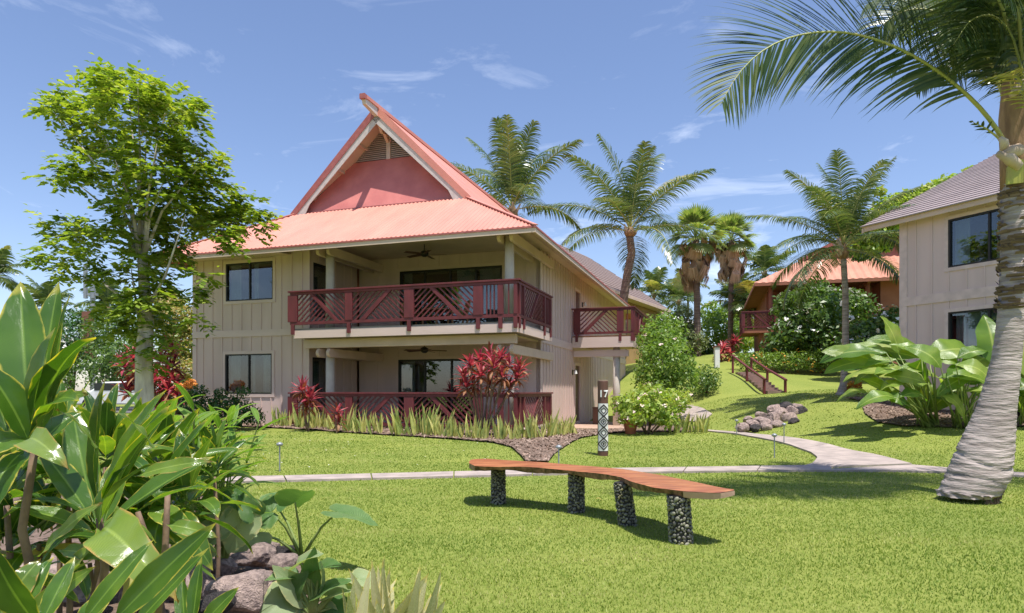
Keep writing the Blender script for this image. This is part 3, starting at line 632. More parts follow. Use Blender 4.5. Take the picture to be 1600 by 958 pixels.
# gable panel (sloped) and louvre
LZ = 9.75; hwl = HW * (1 - (LZ - ST) / (RG - ST)) - .02; PY0, PY1 = YF + .06, YF + .80
m = MB(); m.prism([(XM - HW + .12, PY0, ST - .04), (XM + HW - .12, PY0, ST - .04), (XM + hwl, PY1, LZ), (XM - hwl, PY1, LZ)], (0, .06, .03)); m.build('gable_panel', GABLE, house)
m = MB(); m.beam((XM - HW + .1, PY0 - .03, ST + .01), (XM + HW - .1, PY0 - .03, ST + .01), .04, .08); m.build('flashing', ROOFD, house)
m = MB(); m.add([(XM - hwl, PY1 + .14, LZ), (XM + hwl, PY1 + .14, LZ), (XM, PY1 + .14, RG - .15)], [(0, 1, 2)]); lv = m.build('louvre_backing', pm('louvre_dark', (.10, .09, .09), rough=.9), house)
n = 17
for i in range(n):
    z = LZ + .06 + (RG - .35 - LZ) * i / n; hwz = HW * (1 - (z - ST) / (RG - ST)) - .10
    if hwz < .06: continue
    for s in (1, -1):
        m = MB(); m.beam((XM + s * .06, PY1 + .04, z), (XM + s * hwz, PY1 + .04, z), .03, .035); m.build('louvre_slat', pm('louvre_paint', (.42, .37, .36), rough=.6), lv)
m = MB(); m.box((XM - .08, PY1 - .02, LZ), (XM + .08, PY1 + .06, RG - .3)); m.build('king_post', PALE, house)
bp_ = [(XM, PY1 - .04, LZ + .62), (XM, PY1 - .30, LZ + .85), (XM, AP + .35, RG - .75), (XM, AP + .05, RG - .42)]
m = MB(); [m.beam(a, b, .10, .12) for a, b in zip(bp_, bp_[1:])]; m.build('curved_brace', CREAM, house)
m = MB(); m.prism([(XM - HW, YB - .05, ST), (XM + HW, YB - .05, ST), (XM, YB - .05, RG - .1)], (0, .04, 0)); m.build('rear_gable', GABLE, house)
# eave fascia
m = MB(); m.box((X0, Y0r, EZ - .12), (X1, Y0r + .04, EZ + .02)); m.box((X0, Y0r + .041, EZ - .12), (X0 + .04, Y1r, EZ + .02)); m.build('fascia', CREAM, house)
m = MB(); m.box((X1 - .04, Y0r + .041, EZ - .12), (X1, Y1r, EZ + .02)); m.build('fascia', CREAM, house)
m = MB(); m.box((X0 - .015, Y0r - .02, EZ - .0), (X1 + .015, Y0r + .02, EZ + .05)); m.box((X1 - .01, Y0r + .03, EZ), (X1 + .02, Y1r, EZ + .05)); m.build('eave_edge', ROOFD, house)
for s, xx in ((1, X1), (-1, X0)):
    m = MB(); m.beam((xx, Y0r, EZ + .08), (xx - s * MM, Y0r + MM, ST + .03), .16, .03); m.build('hip_cap', ROOF, house)

# things on and in the loggia, local -> world
def HL(x, y, z): v = E1 * x + E2 * y; return (C0[0] + v.x, C0[1] + v.y, z)
def fan(x, y, z, label):
    t = thing('ceiling_fan', label, 'ceiling fan', HL(x, y, z), RZ, 'ceiling fans in the loggias')
    m = MB(); m.tube([(0, 0, .0), (0, 0, -.28)], .015, 8); m.build('downrod', BLACKM, t)
    m = MB(); m.tube([(0, 0, -.20), (0, 0, -.25), (0, 0, -.34), (0, 0, -.40)], [.05, .13, .13, .06], 16); m.build('motor', BLACKM, t, smooth=True)
    for k in range(5):
        a = k * 2 * PI / 5 + .35; c, s = math.cos(a), math.sin(a); m = MB(); m.beam((c * .12, s * .12, -.31), (c * .72, s * .72, -.33), .14, .012, up=(s * .2, -c * .2, 1)); m.build('blade', BROWNP, t)
fan(8.2, 1.2, 6.05, 'dark five blade ceiling fan hanging over the upper balcony'); fan(8.2, 1.2, 2.93, 'dark five blade ceiling fan hanging over the ground floor patio')
def chair(x, y, z, rot, label, g=None):
    t = thing('patio_chair', label, 'chair', HL(x, y, z), RZ + rot, g)
    m = MB(); m.box((-.27, -.27, .38), (.27, .27, .48)); m.build('cushion', BLUEGREY, t, bevel=.02)
    m = MB(); m.add([(-.26, .22, .5), (.26, .22, .5), (.26, .34, 1.0), (-.26, .34, 1.0), (-.26, .27, .5), (.26, .27, .5), (.26, .39, 1.0), (-.26, .39, 1.0)], [(0, 3, 2, 1), (4, 5, 6, 7), (0, 1, 5, 4), (1, 2, 6, 5), (2, 3, 7, 6), (3, 0, 4, 7)]); m.build('backrest', WOODCH, t)
    for sx_ in (-.27, .27):
        for sy_ in (-.25, .25): m = MB(); m.box((sx_ - .025, sy_ - .025, 0), (sx_ + .025, sy_ + .025, .38 if sy_ > 0 else .62)); m.build('leg', WOODCH, t)
        m = MB(); m.box((sx_ - .03, -.28, .62), (sx_ + .03, .28, .65)); m.build('armrest', WOODCH, t)
chair(7.6, 1.5, FL, .9, 'wooden patio chair with blue seat on the upper balcony, left of the round table')
chair(9.2, 1.6, FL, -.9, 'wooden patio chair with blue seat on the upper balcony, right of the round table')
t = thing('patio_table', 'round wooden table between two chairs on the upper balcony', 'table', HL(8.4, 1.7, FL), RZ)
m = MB(); m.tube([(0, 0, .70), (0, 0, .74)], .5, 24); m.build('tabletop', WOODCH, t); m = MB(); m.tube([(0, 0, 0), (0, 0, .03), (0, 0, .7)], [.25, .04, .04], 12); m.build('pedestal', WOODCH, t)

# pot and bin by the entrance
p_ = G(985, 678); t = thing('flower_pot', 'terracotta pot beside the pale column under the entry balcony', 'pot', p_)
m = MB(); m.tube([(0, 0, 0), (0, 0, .38), (0, 0, .38), (0, 0, .46)], [.15, .23, .26, .26], 20); m.build('pot', TERRA, t)
t = thing('waste_bin', 'small brown wooden bin against the wall beside the lower entrance door', 'bin', HL(WD + .9, 8.6, -.06), RZ)
m = MB(); m.box((-.2, -.2, 0), (.2, .2, .65)); m.build('bin_body', BROWNP, t, bevel=.01); m = MB(); m.box((-.22, -.22, .652), (.22, .22, .70)); m.build('lid', BROWNP, t, bevel=.01)

# ------------------------------------------------------------------ wing behind with shingle roof
def wing():
    k = 1.17; t = thing('shingle_roofed_building', 'building with brown shingle hip roof and tan walls behind the red roofed house', 'building', (0, 0, 0))
    w = Vector((.5, .866, 0)); n = Vector((.866, -.5, 0))
    def P(a, b, z): v = w * a + n * b; return Vector((v.x * k, v.y * k, EYE + (z - EYE) * k))
    r, e, ri = 11.25, 7.55, -19.6; el = -15.0; bk = -24.2
    a0, a1, a2 = 38.2, 45.0, 50.9
    quads = [([P(a0, ri, r), P(a1, ri, r), P(a2, el, e), P(a0 - 1, el, e)], 15), ([P(a1, ri, r), P(a0, ri, r), P(a0 - 1, bk, e), P(a2, bk, e)], 4), ([P(a1, ri, r), P(a1, ri, r), P(a2, bk, e), P(a2, el, e)], 6)]
    rf = MB(); rf.add([P(a0 - 1, el, e) - Vector((0, 0, .12)), P(a2, el, e) - Vector((0, 0, .12)), P(a2, bk, e) - Vector((0, 0, .12)), P(a0 - 1, bk, e) - Vector((0, 0, .12))], [(0, 1, 2, 3)]); rf = rf.build('roof', CREAM, t)
    for Q, nc in quads:
        A, B, C, D = Q
        for i in range(nc):
            f0, f1 = i / nc, (i + 1) / nc; p0 = D + (A - D) * f0; q0 = C + (B - C) * f0; p1 = D + (A - D) * f1; q1 = C + (B - C) * f1; up = Vector((0, 0, .06))
            MB().add([p0 + up, q0 + up, q1 + up * .1, p1 + up * .1, p0, q0], [(0, 1, 2, 3), (4, 5, 1, 0)]).build('shingle_course', SHING, rf)
    wm = pm('tan_wall', (.42, .27, .13), (.36, .23, .11), scale=2)
    m = MB(); b = [P(a0, el - .8, 0), P(a2 - .9, el - .8, 0), P(a2 - .9, bk + .8, 0), P(a0, bk + .8, 0)]; lo = 0; hi = EYE + (e - EYE) * k - .15
    m.prism([(v.x, v.y, lo) for v in b], (0, 0, hi - lo)); m.build('wall', wm, t)
    MB().prism([P(a0 - .9, el, e) - Vector((0, 0, .1)), P(a0 - .9, bk, e) - Vector((0, 0, .1)), P(a0 + .05, ri, r) - Vector((0, 0, .25))], w * .1).build('gable_wall', wm, t)
    m = MB(); m.beam(P(a0 - 1, el, e) - Vector((0, 0, .06)), P(a2, el, e) - Vector((0, 0, .06)), .05, .22); m.beam(P(a2, el, e) - Vector((0, 0, .06)), P(a2, bk, e) - Vector((0, 0, .06)), .05, .22); m.build('fascia', CREAM, t)
    c = P(44.5, -16.3, 8.75); m = MB(); m.tube([c, c + Vector((0, 0, .45))], .09, 10); m.build('vent_pipe', WHITEP, t)
wing()

# ------------------------------------------------------------------ orange building uphill
def orange_house():
    loc = W(1203, 611, 40); t = thing('orange_house', 'terracotta orange two storey house with salmon metal roof on the rise behind the blossoming tree', 'house', (loc[0], loc[1], 2.6), RZ + .03)
    e = 7.75 - 2.6; st = e + 1.7; rg = 11.6 - 2.6; W2 = 12.0; m_ = 2.9; D2 = 12
    fr = Face((0, 0, 0), (1, 0, 0), (0, -1, 0)); lf = Face((0, 0, 0), (0, 1, 0), (-1, 0, 0))
    hs = [(7.0, 8.3, 3.3, 4.6)]
    wallface(fr, 6.0, W2, -1, e + .1, hs, t, ORANGE, bat=None); window(fr, *hs[0], t, seed=9, trim=False)
    b2 = Face((0, 2.4, 0), (1, 0, 0), (0, -1, 0)); hs = [(1.2, 3.6, 2.65, 4.6), (1.2, 3.2, .1, 1.9)]
    wallface(b2, 0, 6.0, -1, e + .1, hs, t, ORANGE); window(b2, *hs[0], t, panes=2, name='sliding_door', seed=10, trim=False); window(b2, *hs[1], t, panes=2, name='sliding_door', seed=11, trim=False)
    wallface(Face((0, 2.4, 0), (0, 1, 0), (-1, 0, 0)), .002, D2, -1, e + .1, [], t, ORANGE); wallface(Face((6.0, 0, 0), (0, 1, 0), (-1, 0, 0)), .002, 2.25, -1, e + .1, [], t, ORANGE)
    m = MB(); m.box((-1.6, -.6, 2.2), (5.98, 2.38, 2.42)); m.build('balcony_floor', ORANGE, t)
    for x in (.05, 5.3):
        m = MB(); m.tube([(x, -.1, 2.42), (x, -.1, e)], .14, 12); m.build('column', ORANGE, t, smooth=True)
        beam_round(x, -.6, 2.4, e - .08, .25, .14).build('cross_beam', ORANGE, t)
    f = Face((0, -.6, 0), (1, 0, 0), (0, -1, 0)); balustrade(f, [-1.55, .3, 2.2, 4.1, 5.9], 2.5, 3.5, t, ['\\', '/', '\\', '/'], pw=.2)
    f = Face((-1.6, -.6, 0), (0, 1, 0), (-1, 0, 0)); balustrade(f, [.1, 1.5, 2.9], 2.5, 3.5, t, ['\\', '/'], pw=.14)
    m = MB(); m.box((-.6, -.2, -1), (.0, 1.4, 2.19)); m.build('pier', ORANGE, t)
    x0, x1, y0, y1 = -.95, W2 + .95, -1.0, D2; xm = (x0 + x1) / 2; hw = (x1 - x0) / 2 - m_
    cl = lambda x: max(0, min(x - x0, x1 - x, m_))
    corrug(x0 + .01, x1 - .01, lambda x: (x, y0, e), lambda x: (x, y0 + cl(x), e + (st - e) * cl(x) / m_), 'roof_skirt', ORROOF, t, per=.4, amp=.03)
    for s in (1, -1):
        k2 = lambda y: max(0, min(y - y0, y1 - y, m_))
        corrug(y0 + .01, y1 - .01, lambda y: ((x1 if s > 0 else x0), y, e), lambda y: ((x1 - k2(y)) if s > 0 else (x0 + k2(y)), y, e + (st - e) * k2(y) / m_), 'roof_skirt', ORROOF, t, per=.4, amp=.03)
        m = MB(); a0 = Vector((xm + s * (hw + .1), y0 + m_, st)); a1 = Vector((xm, y0 + m_ - .3, rg)); b0 = a0 + Vector((0, 7, 0)); b1 = a1 + Vector((0, 7.3, 0)); dz = Vector((0, 0, .14))
        m.add([a0, a1, b1, b0, a0 - dz, a1 - dz, b1 - dz, b0 - dz], [(0, 1, 2, 3), (7, 6, 5, 4), (0, 4, 5, 1), (2, 6, 7, 3)]); m.build('upper_roof', ORROOF, t)
        m = MB(); m.beam(a0 - Vector((0, .04, .05)), a1 - Vector((0, .04, .05)), .05, .22); m.build('verge', ROOFD, t)
    m = MB(); m.prism([(xm - hw, y0 + m_ + .1, st), (xm + hw, y0 + m_ + .1, st), (xm, y0 + m_ + 1.1, rg - .2)], (0, .05, 0)); m.build('gable_panel', pm('faded_gable', (.50, .17, .11), rough=.7), t)
    m = MB(); m.box((x0, y0, e - .2), (x1, y0 + .05, e - .02)); m.box((x0, y0 + .051, e - .2), (x0 + .05, y1, e - .02)); m.build('fascia', ORANGE, t)
    m = MB(); m.box((x0 + .06, y0 + .06, e - .06), (x1 - .06, y1 - .06, e - .03)); m.build('soffit', ORANGE, t)
orange_house()

# ------------------------------------------------------------------ grey building at the right
def right_building():
    c = (11.2, 19.0, 0); ang = math.atan2(-.8996, .4367)
    t = thing('grey_building', 'two storey grey board and batten building with brown tile roof at the right edge', 'building', c, ang)
    FR = Face((0, 0, 0), (1, 0, 0), (0, -1, 0))
    # local +x runs toward the viewer's right/near side; the visible wall faces local -y
    def tpx(px): # along wall for a pixel column
        k = (px - CX) / F; d = (.4367, -.8996); return (k * 19.0 - 11.2) / (d[0] - k * d[1])
    t1, t2 = tpx(1482), tpx(1482) + 2.0
    base = .8; hs = [(t1, t2, 4.62, 5.92), (t1, t2, 2.18, 3.42)]
    gm = pm('grey_siding', (.70, .54, .515), (.62, .48, .455), scale=2, rough=.75, bump=.2, bscale=18, stretch=(1, 1, .12)); tm = pm('grey_trim', (.74, .58, .55), rough=.7)
    wallface(FR, 0, 9, base, 3.72, [hs[1]], t, gm, bat=.45, batw=.035); wallface(FR, 0, 9, 3.98, 6.35, [hs[0]], t, gm, bat=.45, batw=.035)
    m = MB(); FR.slab(m, -.02, 9, 3.72, 3.98, -.14, .03); FR.slab(m, -.02, .2, base, 3.718, 0, .028); FR.slab(m, -.02, .2, 3.982, 6.3, 0, .028); m.build('trim_board', tm, t)
    window(FR, *hs[0], t, seed=21, curtains=((.03, .22), (.55, .97)), trimmat=tm); window(FR, *hs[1], t, seed=22, curtains=((.05, .16), (.2, .9)), trimmat=tm)
    LE = Face((0, 0, 0), (0, 1, 0), (-1, 0, 0)); wallface(LE, .002, 9, base, 6.4, [], t, gm, bat=.45)
    for x in (.6, 3.4, 6.2): MB().box((x, .5, -.3), (x + .35, .9, base - .002)).build('foundation_pier', CONC, t)
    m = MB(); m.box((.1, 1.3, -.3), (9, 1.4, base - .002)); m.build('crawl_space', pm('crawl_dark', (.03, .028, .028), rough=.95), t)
    # roof: courses parallel to the eave
    pit = .47; ov = .38; xe = -.95; rf = MB(); ez = 6.20
    rf.box((xe, -ov + .03, ez - .16), (9.6, -ov + .08, ez + .02)); rf.box((xe, -ov + .081, ez - .08), (9.6, .0, ez - .06)); rf = rf.build('roof', CREAM, t)
    m = MB(); m.prism([(xe, -ov, ez - .06), (xe, 6, ez + 6 * pit + .1), (xe, 6, ez + 6 * pit - .1), (xe, -ov, ez - .20)], (.05, 0, 0)); m.build('rake_board', CREAM, rf)
    m = MB(); m.add([(xe + .04, -ov + .05, ez - .07), (9.6, -ov + .05, ez - .07), (9.6, 6, ez + 6 * pit - .07 + ov * pit), (xe + .04, 6, ez + 6 * pit - .07 + ov * pit)], [(0, 3, 2, 1)]); m.build('roof_deck', CREAM, rf)
    n = 26; L_ = 7.4
    for i in range(n):
        y0 = -ov - .04 + L_ * i / n; y1 = -ov - .04 + L_ * (i + 1) / n; z0 = ez + (y0 + ov) * pit; z1 = ez + (y1 + ov) * pit
        m = MB(); m.add([(xe - .03, y0, z0 + .032), (9.7, y0, z0 + .032), (9.7, y1 + .02, z1 + .008), (xe - .03, y1 + .02, z1 + .008), (xe - .03, y0, z0), (9.7, y0, z0), (9.7, y1, z1), (xe - .03, y1, z1)], [(0, 1, 2, 3), (4, 5, 1, 0), (4, 0, 3, 7), (7, 6, 5, 4)]); m.build('tile_course', TILE, rf)
right_building()

# far white house
t = thing('white_house', 'far white walled house glimpsed behind the green bushes right of the main house', 'house', (15.6, 66, 1.6))
m = MB(); m.box((-2.5, -2, -2), (2.5, 3, 6.2)); m.build('wall', WHITEP, t); m = MB(); m.add([(-2.9, -2.4, 6.2), (2.9, -2.4, 6.2), (2.9, 3.4, 6.2), (-2.9, 3.4, 6.2), (0, .5, 7.6)], [(0, 1, 4), (1, 2, 4), (2, 3, 4), (3, 0, 4), (0, 3, 2, 1)]); m.build('roof', WHITEP, t)

# ------------------------------------------------------------------ bench
def bench():
    root = thing('bench', 'long curved live edge wooden bench on four pebble covered legs', 'bench', (0, 0, 0)); Z = .47
    bk = [(733, 720.5), (736, 717.5), (760, 716), (805, 718.4), (868, 723.5), (925, 727), (979, 733.4), (1036, 741), (1075, 750.5), (1114, 758), (1146, 763.5)]
    fr = [(733, 723.5), (742, 727), (769, 728), (820, 729), (886, 733.4), (940, 740), (970, 744.5), (990, 752), (1020, 761.5), (1070, 766.4), (1125, 768.5), (1147, 765.5)]
    def c(p): Y = (EYE - Z) * F / (p[1] - HY); return ((p[0] - CX) / F * Y, Y)
    N = 60; A = resample([c(p) for p in bk], 1); B = resample([c(p) for p in fr], 1)
    def rs(P):
        P = np.array([c(p) for p in P]); d = np.concatenate([[0], np.cumsum(np.linalg.norm(np.diff(P, axis=0), axis=1))]); t = np.linspace(0, d[-1], N); return np.stack([np.interp(t, d, P[:, k]) for k in (0, 1)], 1)
    A, B = rs(bk), rs(fr); vs = []; rr = random.Random(3); wb = [rr.uniform(-.008, .008) for _ in range(N)]; j = 7
    for i in range(N):
        for w in range(j):
            u = w / (j - 1); p = A[i] * (1 - u) + B[i] * u; rim = .006 * (abs(u - .5) * 2) ** 6; vs.append((p[0], p[1] + (wb[i] if w == j - 1 else 0), Z - rim + .004 * math.sin(i * .4 + u * 2)))
    th = [.058 + .012 * math.sin(i * .5) + rr.uniform(-.004, .004) for i in range(N)]; n0 = len(vs)
    for i in range(N):
        for w in range(j):
            x, y, z = vs[i * j + w]; cx, cy = (A[i] + B[i]) / 2; s = .93; vs.append((cx + (x - cx) * s, cy + (y - cy) * s, Z - th[i]))
    fs = []
    for i in range(N - 1):
        for w in range(j - 1):
            a = i * j + w; fs.append((a, a + 1, a + j + 1, a + j)); fs.append((a + n0, a + j + n0, a + j + 1 + n0, a + 1 + n0))
        for w in (0, j - 1):
            a = i * j + w; fs.append((a, a + n0, a + j + n0, a + j) if w else (a, a + j, a + j + n0, a + n0))
    for i in (0, N - 1):
        for w in range(j - 1): a = i * j + w; fs.append((a, a + n0, a + 1 + n0, a + 1) if i == 0 else (a, a + 1, a + 1 + n0, a + n0))
    # wood: grain runs along the plank
    m_, nt = new_mat('live_edge_wood'); Nn = nt.nodes.new; K = nt.links.new; out = Nn('ShaderNodeOutputMaterial'); p = Nn('ShaderNodeBsdfPrincipled'); K(p.outputs[0], out.inputs[0]); p.inputs['Roughness'].default_value = .38
    tcn = Nn('ShaderNodeTexCoord'); mpn = Nn('ShaderNodeMapping'); mpn.inputs['Rotation'].default_value = (0, 0, rad(38)); mpn.inputs['Scale'].default_value = (1.2, 14, 6); K(tcn.outputs['Object'], mpn.inputs[0])
    n = Nn('ShaderNodeTexNoise'); n.inputs['Scale'].default_value = 2.2; n.inputs['Detail'].default_value = 9; n.inputs['Distortion'].default_value = .6; K(mpn.outputs[0], n.inputs['Vector'])
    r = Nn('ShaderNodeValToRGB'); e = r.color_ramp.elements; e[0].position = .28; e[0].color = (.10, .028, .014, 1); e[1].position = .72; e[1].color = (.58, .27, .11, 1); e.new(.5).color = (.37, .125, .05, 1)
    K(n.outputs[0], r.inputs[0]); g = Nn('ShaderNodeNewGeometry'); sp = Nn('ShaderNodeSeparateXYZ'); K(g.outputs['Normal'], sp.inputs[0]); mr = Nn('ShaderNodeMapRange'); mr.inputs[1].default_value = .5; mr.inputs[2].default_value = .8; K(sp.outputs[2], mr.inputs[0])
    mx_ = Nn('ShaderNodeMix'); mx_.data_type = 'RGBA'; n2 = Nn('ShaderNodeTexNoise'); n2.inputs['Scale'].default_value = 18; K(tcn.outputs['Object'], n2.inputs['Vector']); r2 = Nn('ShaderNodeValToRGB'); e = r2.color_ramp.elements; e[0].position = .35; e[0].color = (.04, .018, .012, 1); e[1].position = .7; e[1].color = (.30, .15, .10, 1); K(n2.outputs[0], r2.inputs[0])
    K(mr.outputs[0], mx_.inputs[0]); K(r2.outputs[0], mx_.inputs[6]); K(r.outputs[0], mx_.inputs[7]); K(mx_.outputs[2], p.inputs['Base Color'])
    b = Nn('ShaderNodeBump'); b.inputs['Strength'].default_value = .3; b.inputs['Distance'].default_value = .006; K(n.outputs[0], b.inputs['Height']); K(b.outputs[0], p.inputs['Normal'])
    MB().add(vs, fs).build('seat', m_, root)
    m = MB(); q_ = []
    for i in range(N - 9, N):
        p_, b_ = Vector(vs[i * j + j - 1]), Vector(vs[n0 + i * j + j - 1]); off = Vector((.004, -.007, 0)); q_ += [p_ + off + Vector((0, 0, -.003)), b_ + off]
    m.add(q_, [(2 * i, 2 * i + 1, 2 * i + 3, 2 * i + 2) for i in range(8)]); m.build('cut_end', pm('pale_end_grain', (.55, .36, .27), rough=.7), root)
    peb = leafm('river_pebble', [(.04, .04, .045), (.15, .145, .12), (.29, .28, .20), (.09, .085, .08), (.30, .27, .12)], rough=.5, trans=0.0, nscale=12)
    mort = pm('dark_mortar', (.05, .047, .045), rough=.9)
    import bmesh
    bm = bmesh.new(); bmesh.ops.create_icosphere(bm, subdivisions=2, radius=1); IV = np.array([v.co[:] for v in bm.verts]); IF = np.array([[v.index for v in f.verts] for f in bm.faces]); bm.free()
    legs = [(779, 788, .085, -.005, 0), (900.5, 802, .088, 0, 0), (981, 823, .088, -.055, .02), (1064, 851, .098, -.03, -.03)]
    for px, py, r_, lx, ly in legs:
        Yc = EYE * F / (py - HY) + .08; xc = (px - CX) / F * Yc
        m = MB(); m.tube([(xc, Yc, -.02), (xc + lx, Yc + ly, .42)], [r_ * .93, r_ * .86], 16); lg = m.build('leg', mort, root)
        V = []; placed = []
        for _ in range(4000):
            a = U(0, 2 * PI); z = U(.0, .40); s = U(.009, .021); ok = True
            for (a2, z2, s2) in placed:
                da = (a - a2 + PI) % (2 * PI) - PI
                if (da * r_) ** 2 + (z - z2) ** 2 < (.92 * (s + s2)) ** 2: ok = False; break
            if ok: placed.append((a, z, s))
        for a, z, s in placed:
            k = z / .42; cx = xc + lx * k + math.cos(a) * r_ * (1 - .07 * k); cy = Yc + ly * k + math.sin(a) * r_ * (1 - .07 * k); tn = np.array((-math.sin(a), math.cos(a), 0)); nr = np.array((math.cos(a), math.sin(a), 0)); th_ = U(0, PI)
            e1_ = tn * math.cos(th_) + np.array((0, 0, 1)) * math.sin(th_); e2_ = np.cross(nr, e1_)
            P = IV @ np.stack([e1_ * s * U(1.05, 1.35), e2_ * s * U(.75, 1), nr * s * .6]) + np.array((cx, cy, z)); V.append(P[IF].reshape(-1, 3))
        # shared verts per pebble keep each one an island
        Va = []; Fa = []; o = 0
        for P in V: pass
        m = MB(); 
        for a, z, s in []: pass
        allv = np.concatenate(V); me_o = fastmesh('pebbles', allv, 3, peb, lg); 
        import bmesh as _b
        bm = _b.new(); bm.from_mesh(me_o.data); _b.ops.remove_doubles(bm, verts=bm.verts, dist=1e-5)
        for f in bm.faces: f.smooth = True
        bm.to_mesh(me_o.data); bm.free(); me_o['kind'] = 'stuff'
bench()

# ------------------------------------------------------------------ carved number post
def number_post():
    p = G(942, 712); t = thing('number_post', 'carved brown post with white 17 and black and white diamond pattern on the lawn', 'sign post', (p[0], p[1], p[2]), .0)
    w = .105; H_ = 1.48; tp = []
    def prof(z, r): return [(r * math.cos(a), r * math.sin(a), z) for a in np.linspace(0, 2 * PI, 21)[:-1]]
    m = MB(); m.tube([(0, 0, -.1), (0, 0, H_ - .02), (0, 0, H_)], [w, w * .97, w * .9], 24); m.build('post', BROWNP, t, smooth=False)
    m = MB(); m.tube([(0, 0, H_), (0, 0, H_ + .012)], [w * .95, w * .93], 24); m.build('cap', pm('post_cap', (.42, .30, .22), rough=.7), t)
    def cyl(x, z, d=.0):  # wrap flat pattern round the front of the post
        r = w + .004 + d; a = x / w; return (r * math.sin(a), -r * math.cos(a), z)
    za, zb = .10, 1.03; hw = .115
    vs = []; n = 12
    for z in (za, zb):
        for i in range(n + 1): vs.append(cyl(-hw + 2 * hw * i / n, z))
    MB().add(vs, [(i, i + 1, n + 2 + i, n + 1 + i) for i in range(n)]).build('white_panel', WHITEP, t)
    dk = pm('carved_dark', (.025, .015, .013), rough=.7); per = (zb - za - .06) / 4
    for k in range(4):
        zc = za + .03 + per * (k + .5)
        for rad_, th in ((.118, .031), (.060, .023)):
            for sx_ in (-1, 1):
                for sz in (-1, 1):
                    pts = [(0, sz * rad_ * .95), (sx_ * rad_ * .92, 0)]; vs = []
                    for q in range(6):
                        u = q / 5; x = pts[0][0] * (1 - u) + pts[1][0] * u; z = pts[0][1] * (1 - u) + pts[1][1] * u
                        x = max(-hw, min(hw, x)); vs += [cyl(x, zc + z - sz * th * .5, .006), cyl(x, zc + z + sz * th * .5, .006)]
                    MB().add(vs, [(2 * q, 2 * q + 2, 2 * q + 3, 2 * q + 1) for q in range(5)]).build('carved_line', dk, t)
        if k % 2 == 0:
            MB().add([cyl(-.022, zc, .006), cyl(0, zc - .026, .006), cyl(.022, zc, .006), cyl(0, zc + .026, .006)], [(0, 1, 2, 3)]).build('carved_diamond', dk, t)
    cu = bpy.data.curves.new('number', 'FONT'); cu.body = '17'; cu.size = .19; cu.extrude = .004; cu.align_x = 'CENTER'; cu.offset = .004
    tmp = bpy.data.objects.new('tmp', cu); COL.objects.link(tmp); dg = bpy.context.evaluated_depsgraph_get(); me = bpy.data.meshes.new_from_object(tmp.evaluated_get(dg)); bpy.data.objects.remove(tmp)
    for v in me.vertices:
        x, y, z = v.co; v.co = cyl(x, 1.16 + y, .004 + z)
    me.materials.clear(); me.materials.append(WHITEP); link('number', me, t)
number_post()

# ------------------------------------------------------------------ path lights, rails, steps, small fixtures
def path_light(px, py, h, label, w=.012):
    p = G(px, py); t = thing('path_light', label, 'path light', p, 0, 'path lights on the lawns')
    m = MB(); m.tube([(0, 0, -.05), (0, 0, h - .06)], w, 8); m.build('stake', GREYM, t)
    m = MB(); m.tube([(0, 0, h - .07), (0, 0, h - .045), (0, 0, h - .02), (0, 0, h)], [.02, .055, .05, .012], 12); m.build('lamp_head', GREYM, t, smooth=True)
path_light(437, 737, .48, 'thin grey path light standing on the left lawn near the narrow path'); path_light(873, 735, .42, 'small path light between the bark strip and number post')
path_light(1210, 716, .48, 'path light on the lawn tip beside the wide curved path'); path_light(1225, 694, .5, 'path light at the path edge in front of the lava rock pile')
path_light(1151, 680, .45, 'path light left of the lava rock pile across the path')
def handrail(pts, label):
    t = thing('handrail', label, 'handrail', (0, 0, 0), 0, None); P = []
    for px, pt, pb, Y in pts:
        top = W(px, pt, Y); z = tz(top[0], top[1]); m = MB(); m.box((top[0] - .045, top[1] - .045, z - .1), (top[0] + .045, top[1] + .045, top[2])); m.build('post', MAROON, t); P.append(Vector(top))
    m = MB(); d = (P[-1] - P[0]).normalized() * .15
    for a, b in zip(P, P[1:]): m.beam(a - (d if a is P[0] else d * 0), b + (d if b is P[-1] else d * 0), .09, .07)
    m.build('rail', MAROON, t)
handrail([(1145, 556, 585, 34), (1167, 573, 600, 31), (1194, 592, 616, 28)], 'left maroon handrail of the garden steps')
handrail([(1174, 560, 585, 33.6), (1199, 577, 600, 30.6), (1227, 593, 618, 27.4)], 'right maroon handrail of the garden steps')
t = thing('garden_steps', 'brown garden steps climbing the lawn between two maroon handrails', 'steps', (0, 0, 0)); a0, a1 = Vector((10.75, 27.7, 0)), Vector((11.45, 33.8, 0)); b0, b1 = Vector((11.4, 27.4, 0)), Vector((12.15, 33.6, 0))
for i in range(11):
    u, v = i / 11, (i + 1) / 11; p, q, r_, s = a0.lerp(a1, u), b0.lerp(b1, u), b0.lerp(b1, v), a0.lerp(a1, v); z = max(tz(s.x, s.y), tz(r_.x, r_.y)) + .06
    m = MB(); m.prism([(k.x, k.y, z - .45) for k in (p, q, r_, s)], (0, 0, .45)); m.build('step', pm('step_stone', (.34, .23, .19), (.25, .17, .15), scale=5, rough=.9), t)
p = G(1120, 575); top = W(1120, 543, p[1]); t = thing('bollard_light', 'short white garden light post beside the red leaved plant uphill', 'light post', p)
m = MB(); m.box((-.13, -.13, 0), (.13, .13, top[2] - p[2])); m.build('post', WHITEP, t); m = MB(); m.box((-.17, -.17, top[2] - p[2] + .002), (.17, .17, top[2] - p[2] + .1)); m.build('lid', BROWNP, t)
